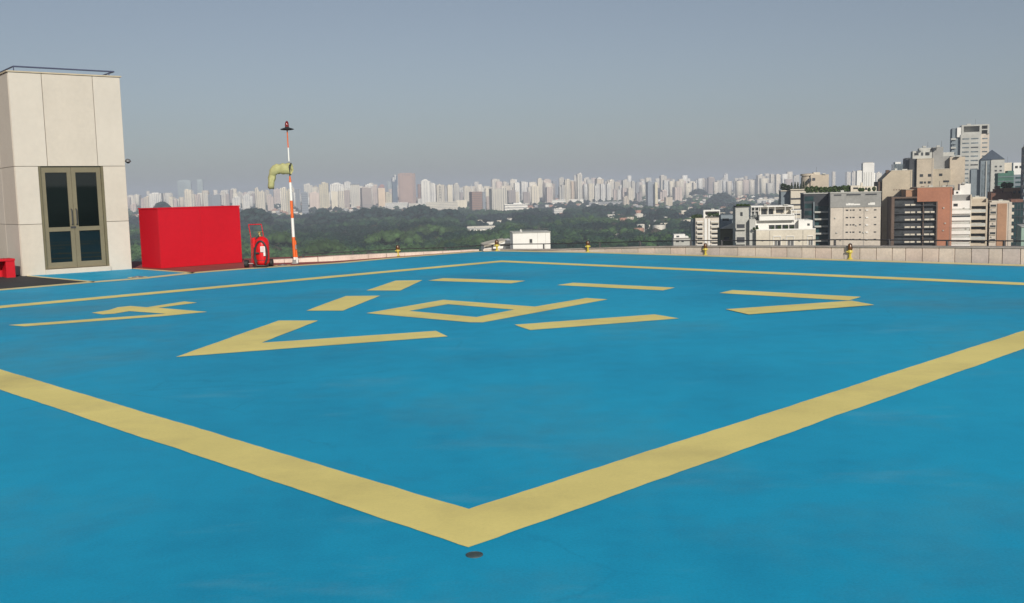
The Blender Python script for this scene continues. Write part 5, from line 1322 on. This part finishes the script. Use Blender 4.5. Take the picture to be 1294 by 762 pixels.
# ------------------------------------------------------------------ mass of the distant city between and behind the towers
nr = np.random.default_rng(5)
BOXF = np.array([(0, 2, 3, 1), (4, 5, 7, 6), (0, 1, 5, 4), (2, 6, 7, 3), (0, 4, 6, 2), (1, 3, 7, 5)])
def boxes_mesh(name, cx_, cy_, w, d, z0, z1, yaw, colors, mat):
    n = len(cx_)
    sx = np.array([-1, 1, -1, 1, -1, 1, -1, 1]) * 0.5; sy = np.array([-1, -1, 1, 1, -1, -1, 1, 1]) * 0.5
    lx = sx[None] * w[:, None]; ly = sy[None] * d[:, None]
    X = cx_[:, None] + lx * np.cos(yaw)[:, None] - ly * np.sin(yaw)[:, None]
    Yv = cy_[:, None] + lx * np.sin(yaw)[:, None] + ly * np.cos(yaw)[:, None]
    Z = np.where(np.arange(8)[None] < 4, z0[:, None], z1[:, None])
    V = np.stack([X, Yv, Z], -1).reshape(-1, 3)
    Fc = (BOXF[None] + (np.arange(n) * 8)[:, None, None]).reshape(-1, 4)
    me = bpy.data.meshes.new(name)
    me.vertices.add(len(V)); me.vertices.foreach_set('co', V.ravel().astype(np.float32))
    me.loops.add(Fc.size); me.loops.foreach_set('vertex_index', Fc.ravel().astype(np.int32))
    me.polygons.add(len(Fc)); me.polygons.foreach_set('loop_start', (np.arange(len(Fc)) * 4).astype(np.int32))
    at = me.attributes.new('tint', 'FLOAT_COLOR', 'FACE')
    cc = np.repeat(np.concatenate([colors, np.ones((n, 1))], 1), 6, 0)
    at.data.foreach_set('color', cc.ravel().astype(np.float32))
    me.update(calc_edges=True); me.validate()
    me.materials.append(mat)
    o = bpy.data.objects.new(name, me); col.objects.link(o); o['kind'] = 'stuff'
    return o
def tint_mat(name, windows=True):
    mt, nt, b = _base(name)
    at = nt.nodes.new('ShaderNodeAttribute'); at.attribute_name = 'tint'
    base = at.outputs['Color']
    if windows:
        tc = nt.nodes.new('ShaderNodeTexCoord'); sp = nt.nodes.new('ShaderNodeSeparateXYZ'); nt.links.new(tc.outputs['Object'], sp.inputs[0])
        ge = nt.nodes.new('ShaderNodeNewGeometry'); sn = nt.nodes.new('ShaderNodeSeparateXYZ'); nt.links.new(ge.outputs['Normal'], sn.inputs[0])
        rows = _math(nt, 'GREATER_THAN', _math(nt, 'FRACT', _math(nt, 'DIVIDE', sp.outputs[2], 7.0)), 0.5)
        cols = _math(nt, 'GREATER_THAN', _math(nt, 'FRACT', _math(nt, 'DIVIDE', _math(nt, 'ADD', sp.outputs[0], sp.outputs[1]), 9.0)), 0.5)
        m_ = _math(nt, 'MULTIPLY', _math(nt, 'MULTIPLY', rows, cols), _math(nt, 'LESS_THAN', _math(nt, 'ABSOLUTE', sn.outputs[2]), 0.5))
        base = _mix(nt, base, _mix(nt, base, (0.1, 0.12, 0.15), 0.55), m_)
    nt.links.new(base, b.inputs['Base Color']); b.inputs['Roughness'].default_value = 0.85
    return mt
def sector(n, ymin, ymax, x0, x1, power=1.0):
    Y = ymin + (ymax - ymin) * nr.random(n) ** power
    px = x0 + (x1 - x0) * nr.random(n)
    return (px - 647) / F_PX * Y, Y, px
pal = np.array([C['white'], C['cream'], C['beige'], C['pinkish'], C['light grey'], C['pale'], C['pale'], C['cream'], C['mauve']])
# towers of the hazy back rows
n = 620
X, Y, px = sector(n, 5400, 9500, -300, 1000)
zt = np.array([terrain_z(x, y) for x, y in zip(X, Y)])
hpx = hor(px) - (218 + nr.random(n) * 16) - (px < 330) * 0
hz = (243 - hor(px))  # keep the skyline profile of the photograph: lower at the left
topy = np.interp(px, [130, 330, 480, 560, 700, 900, 1000], [251, 244, 238, 238, 231, 229, 225]) + nr.normal(0, 3.0, n)
h_top = EYE + (hor(px) - topy) / F_PX * Y
boxes_mesh('distant_towers', X, Y, nr.uniform(18, 42, n), nr.uniform(18, 30, n), zt - 5, np.maximum(h_top, zt + 12), np.radians(nr.uniform(4, 28, n)), pal[nr.integers(0, 9, n)] * nr.uniform(0.85, 1.05, (n, 1)), tint_mat('distant_tower_wall'))
# low houses on the slopes beyond the park
n = 5000
X, Y, px = sector(n, 3500, 9000, -300, 1120, 0.8)
zt = np.array([terrain_z(x, y) for x, y in zip(X, Y)])
palh = np.array([C['white'], C['cream'], (0.40, 0.22, 0.16), (0.45, 0.26, 0.19), C['light grey'], C['beige'], C['grey']])
boxes_mesh('distant_houses', X, Y, nr.uniform(10, 28, n), nr.uniform(9, 18, n), zt - 4, zt + nr.uniform(5, 14, n), np.radians(nr.uniform(0, 40, n)), palh[nr.integers(0, 7, n)] * nr.uniform(0.8, 1.05, (n, 1)), tint_mat('distant_house_wall', False))
# scattered houses between the trees at the right of the park
n = 170
X, Y, px = sector(n, 1700, 3500, 765, 1010, 0.8)
zt = np.array([terrain_z(x, y) for x, y in zip(X, Y)])
boxes_mesh('houses_among_trees', X, Y, nr.uniform(9, 22, n), nr.uniform(9, 16, n), zt - 4, zt + nr.uniform(12, 24, n), np.radians(nr.uniform(0, 40, n)), palh[nr.integers(0, 7, n)] * nr.uniform(0.7, 1.0, (n, 1)), bpy.data.materials['distant_house_wall'])

# ------------------------------------------------------------------ the park: one mass of tree crowns
import bmesh
bm = bmesh.new(); bmesh.ops.create_icosphere(bm, subdivisions=1, radius=1.0)
ICV = np.array([v.co[:] for v in bm.verts]); ICF = np.array([[v.index for v in f.verts] for f in bm.faces]); bm.free()
def forest(name, X, Y, zbase, rad, hgt, tint, nl, nleaf, mat):
    n = len(X)
    # lobes
    q = nr.random((n, nl)) * 2 * np.pi; rr = nr.uniform(0.25, 0.75, (n, nl)); rr[:, 0] = 0
    lx = X[:, None] + rad[:, None] * rr * np.cos(q); ly = Y[:, None] + rad[:, None] * rr * np.sin(q)
    lr = rad[:, None] * nr.uniform(0.38, 0.62, (n, nl)); lr[:, 0] = rad * 0.75
    lz = (zbase + hgt)[:, None] - lr * 0.75 - rr * rad[:, None] * 0.45 + nr.normal(0, 0.6, (n, nl))
    N = n * nl
    jit = 1 + nr.normal(0, 0.16, (N, len(ICV), 1))
    V = ICV[None] * jit * lr.reshape(-1, 1, 1) * np.array([1, 1, 0.8]) + np.stack([lx, ly, lz], -1).reshape(-1, 1, 3)
    Fc = (ICF[None] + (np.arange(N) * len(ICV))[:, None, None]).reshape(-1, 3)
    ct = np.repeat(np.repeat(tint, nl, 0) * nr.uniform(0.75, 1.3, (N, 1)), len(ICF), 0)
    ct = ct * nr.uniform(0.9, 1.1, (len(ct), 1))
    V = V.reshape(-1, 3)
    # loose leaf sprays around the lobes
    M = n * nleaf
    d = nr.normal(size=(n, nleaf, 3)); d[..., 2] = np.abs(d[..., 2]) * 0.9; d /= np.linalg.norm(d, axis=-1, keepdims=True)
    c = np.stack([X, Y, zbase + hgt - rad * 0.75], -1)[:, None] + d * (rad[:, None, None] * nr.uniform(0.75, 1.15, (n, nleaf, 1)))
    a = nr.normal(size=(M, 3)); a /= np.linalg.norm(a, axis=1, keepdims=True)
    bb = np.cross(a, nr.normal(size=(M, 3))); bb /= np.linalg.norm(bb, axis=1, keepdims=True)
    s = (nr.uniform(0.8, 1.8, (M, 1)))
    c = c.reshape(-1, 3)
    LV = np.stack([c - a * s, c + bb * s, c + a * s], 1).reshape(-1, 3)
    LF = np.arange(M * 3).reshape(-1, 3) + len(V)
    lt = np.repeat(tint, nleaf, 0) * nr.uniform(0.75, 1.25, (M, 1))
    V = np.concatenate([V, LV]); Fc = np.concatenate([Fc, LF]); ct = np.concatenate([ct, lt])
    me = bpy.data.meshes.new(name)
    me.vertices.add(len(V)); me.vertices.foreach_set('co', V.ravel().astype(np.float32))
    me.loops.add(Fc.size); me.loops.foreach_set('vertex_index', Fc.ravel().astype(np.int32))
    me.polygons.add(len(Fc)); me.polygons.foreach_set('loop_start', (np.arange(len(Fc)) * 3).astype(np.int32))
    at = me.attributes.new('tint', 'FLOAT_COLOR', 'FACE')
    at.data.foreach_set('color', np.concatenate([ct, np.ones((len(ct), 1))], 1).ravel().astype(np.float32))
    me.update(calc_edges=True)
    me.materials.append(mat)
    o = bpy.data.objects.new(name, me); col.objects.link(o); o['kind'] = 'stuff'
    return o
mt, nt, b = _base('tree_crowns')
at_ = nt.nodes.new('ShaderNodeAttribute'); at_.attribute_name = 'tint'
nt.links.new(at_.outputs['Color'], b.inputs['Base Color']); b.inputs['Roughness'].default_value = 0.8; b.inputs['Specular IOR Level'].default_value = 0.15
M_FOR = mt
def vnoise(x, y, s, seed):
    r_ = np.random.default_rng(seed); t = r_.random((256, 256))
    u = x / s + 500; v = y / s + 500; i = np.floor(u).astype(int); j = np.floor(v).astype(int); fu = u - i; fv = v - j
    fu = fu * fu * (3 - 2 * fu); fv = fv * fv * (3 - 2 * fv)
    g = lambda a, b_: t[a % 256, b_ % 256]
    return g(i, j) * (1 - fu) * (1 - fv) + g(i + 1, j) * fu * (1 - fv) + g(i, j + 1) * (1 - fu) * fv + g(i + 1, j + 1) * fu * fv
def tree_set(n, y0, y1, x0, x1, seed, power=1.0):
    X, Y, px = sector(n, y0, y1, x0, x1, power)
    g = vnoise(X, Y, 170, seed) * 0.6 + vnoise(X, Y, 60, seed + 1) * 0.4
    g2 = vnoise(X, Y, 210, seed + 2) * 0.7 + vnoise(X, Y, 60, seed + 3) * 0.3
    zt = np.array([terrain_z(x, y) for x, y in zip(X, Y)])
    hgt = 4 + 26 * g + nr.normal(0, 2.2, n)
    rad = nr.uniform(6.0, 15.0, n) * (0.7 + 0.6 * g)
    dark = np.array([0.006, 0.020, 0.016]); mid = np.array([0.014, 0.040, 0.024]); lite = np.array([0.050, 0.100, 0.034])
    t = np.clip((g2 - 0.30) * 2.7 + nr.normal(0, 0.20, n), 0, 1)[:, None]
    tint = np.where(t < 0.5, dark + (mid - dark) * t * 2, mid + (lite - mid) * (t - 0.5) * 2)
    brown = nr.random((n, 1)) < 0.02
    tint = np.where(brown, np.array([0.05, 0.045, 0.032]), tint)
    clear = np.zeros(n, bool)
    for x0_, x1_, yt_, yb_, *_ in Hs:              # glades that leave the low houses in view
        Yh = Yfor((x0_ + x1_) / 2, yb_)
        ytop = hor(px) + (EYE - zt - hgt) / Y * F_PX
        clear |= (px > x0_ - 2) & (px < x1_ + 2) & (Y < Yh + 25) & (ytop < yb_ - 0.8)
    k_ = ~clear
    return X[k_], Y[k_], zt[k_], rad[k_], hgt[k_], tint[k_], px[k_]
X, Y, zt, rad, hgt, tint, px = tree_set(11500, 900, 2200, -200, 1080, 21, 0.8)
kp = nr.random(len(X)) > (px > 780) * (Y > 1500) * 0.4
forest('park_trees', X[kp], Y[kp], zt[kp], rad[kp], hgt[kp], tint[kp], 4, 26, M_FOR)
X, Y, zt, rad, hgt, tint, px = tree_set(14000, 2200, 3700, -200, 1080, 31, 0.9)
keep = nr.random(len(X)) > (px > 770) * 0.5
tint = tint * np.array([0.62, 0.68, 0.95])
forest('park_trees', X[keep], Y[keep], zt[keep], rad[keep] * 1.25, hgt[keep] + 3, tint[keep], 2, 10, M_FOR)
# trees between the distant houses and along the wooded hill
X, Y, zt, rad, hgt, tint, px = tree_set(9000, 3600, 8000, -300, 1080, 41, 0.8)
keep = vnoise(X, Y, 260, 77) > 0.42
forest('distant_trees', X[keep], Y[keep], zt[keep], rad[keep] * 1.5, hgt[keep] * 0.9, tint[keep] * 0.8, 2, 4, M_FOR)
def knoll(x0, x1, yt, yb, Y, n, tn=(0.012, 0.030, 0.026)):
    px = nr.uniform(x0, x1, n); Yv = nr.uniform(Y - 120, Y + 120, n)
    tt = (px - x0) / (x1 - x0); prof = np.sin(np.pi * np.clip(tt, 0.02, 0.98)) ** 0.6
    top = yb - (yb - yt) * prof * nr.uniform(0.2, 1.0, n)
    z = EYE + (hor(px) - top) / F_PX * Yv
    hg = nr.uniform(14, 20, n)
    t_ = np.tile(np.array(tn), (n, 1)) * nr.uniform(0.7, 1.4, (n, 1))
    forest('wooded_knoll', (px - 647) / F_PX * Yv, Yv, z - hg, nr.uniform(9, 15, n), hg, t_, 4, 12, M_FOR)
knoll(896, 930, 243, 256, 4300, 260)
knoll(876, 893, 238, 243, 5200, 90)
knoll(201, 219, 254, 264, 3300, 90)
knoll(405, 418, 262, 268, 3300, 40)
knoll(438, 520, 261, 276, 2900, 330)
knoll(505, 566, 258.5, 276, 2800, 260)
knoll(552, 590, 262, 280, 2700, 200)
knoll(390, 442, 268, 280, 2750, 160)
knoll(655, 700, 263, 276, 2900, 160)
knoll(735, 770, 259, 275, 2900, 160)
knoll(812, 868, 262, 282, 2500, 220)
for gx0, gx1, gy0, gy1, gY, gn in ((520, 575, 284, 292, 1900, 130), (470, 530, 291, 299, 1600, 110), (590, 622, 297, 305, 1420, 70), (345, 372, 292, 299, 1580, 60), (395, 430, 302, 309, 1350, 60), (700, 735, 302, 309, 1330, 60), (640, 668, 282, 290, 1950, 60), (560, 600, 301, 308, 1340, 60)):
    knoll(gx0, gx1, gy0, gy1, gY, gn, (0.040, 0.075, 0.026))
knoll(736, 800, 258, 268, 3100, 200)
knoll(303, 345, 262, 276, 2700, 200)

# ------------------------------------------------------------------ haze
mt = bpy.data.materials.new('haze'); mt.use_nodes = True
nt = mt.node_tree
for nd in list(nt.nodes):
    if nd.type == 'BSDF_PRINCIPLED': nt.nodes.remove(nd)
pv = nt.nodes.new('ShaderNodeVolumePrincipled')
pv.inputs['Color'].default_value = (0.75, 0.82, 0.97, 1)
pv.inputs['Density'].default_value = HAZE_DENSITY
pv.inputs['Anisotropy'].default_value = 0.0
nt.links.new(pv.outputs[0], nt.nodes['Material Output'].inputs['Volume'])
hb = MB().box(-14500, 14500, -3500, 15500, -110, 190).build('haze', mt)
hb['kind'] = 'stuff'
scene.cycles.volume_bounces = 1
scene.cycles.max_bounces = 6
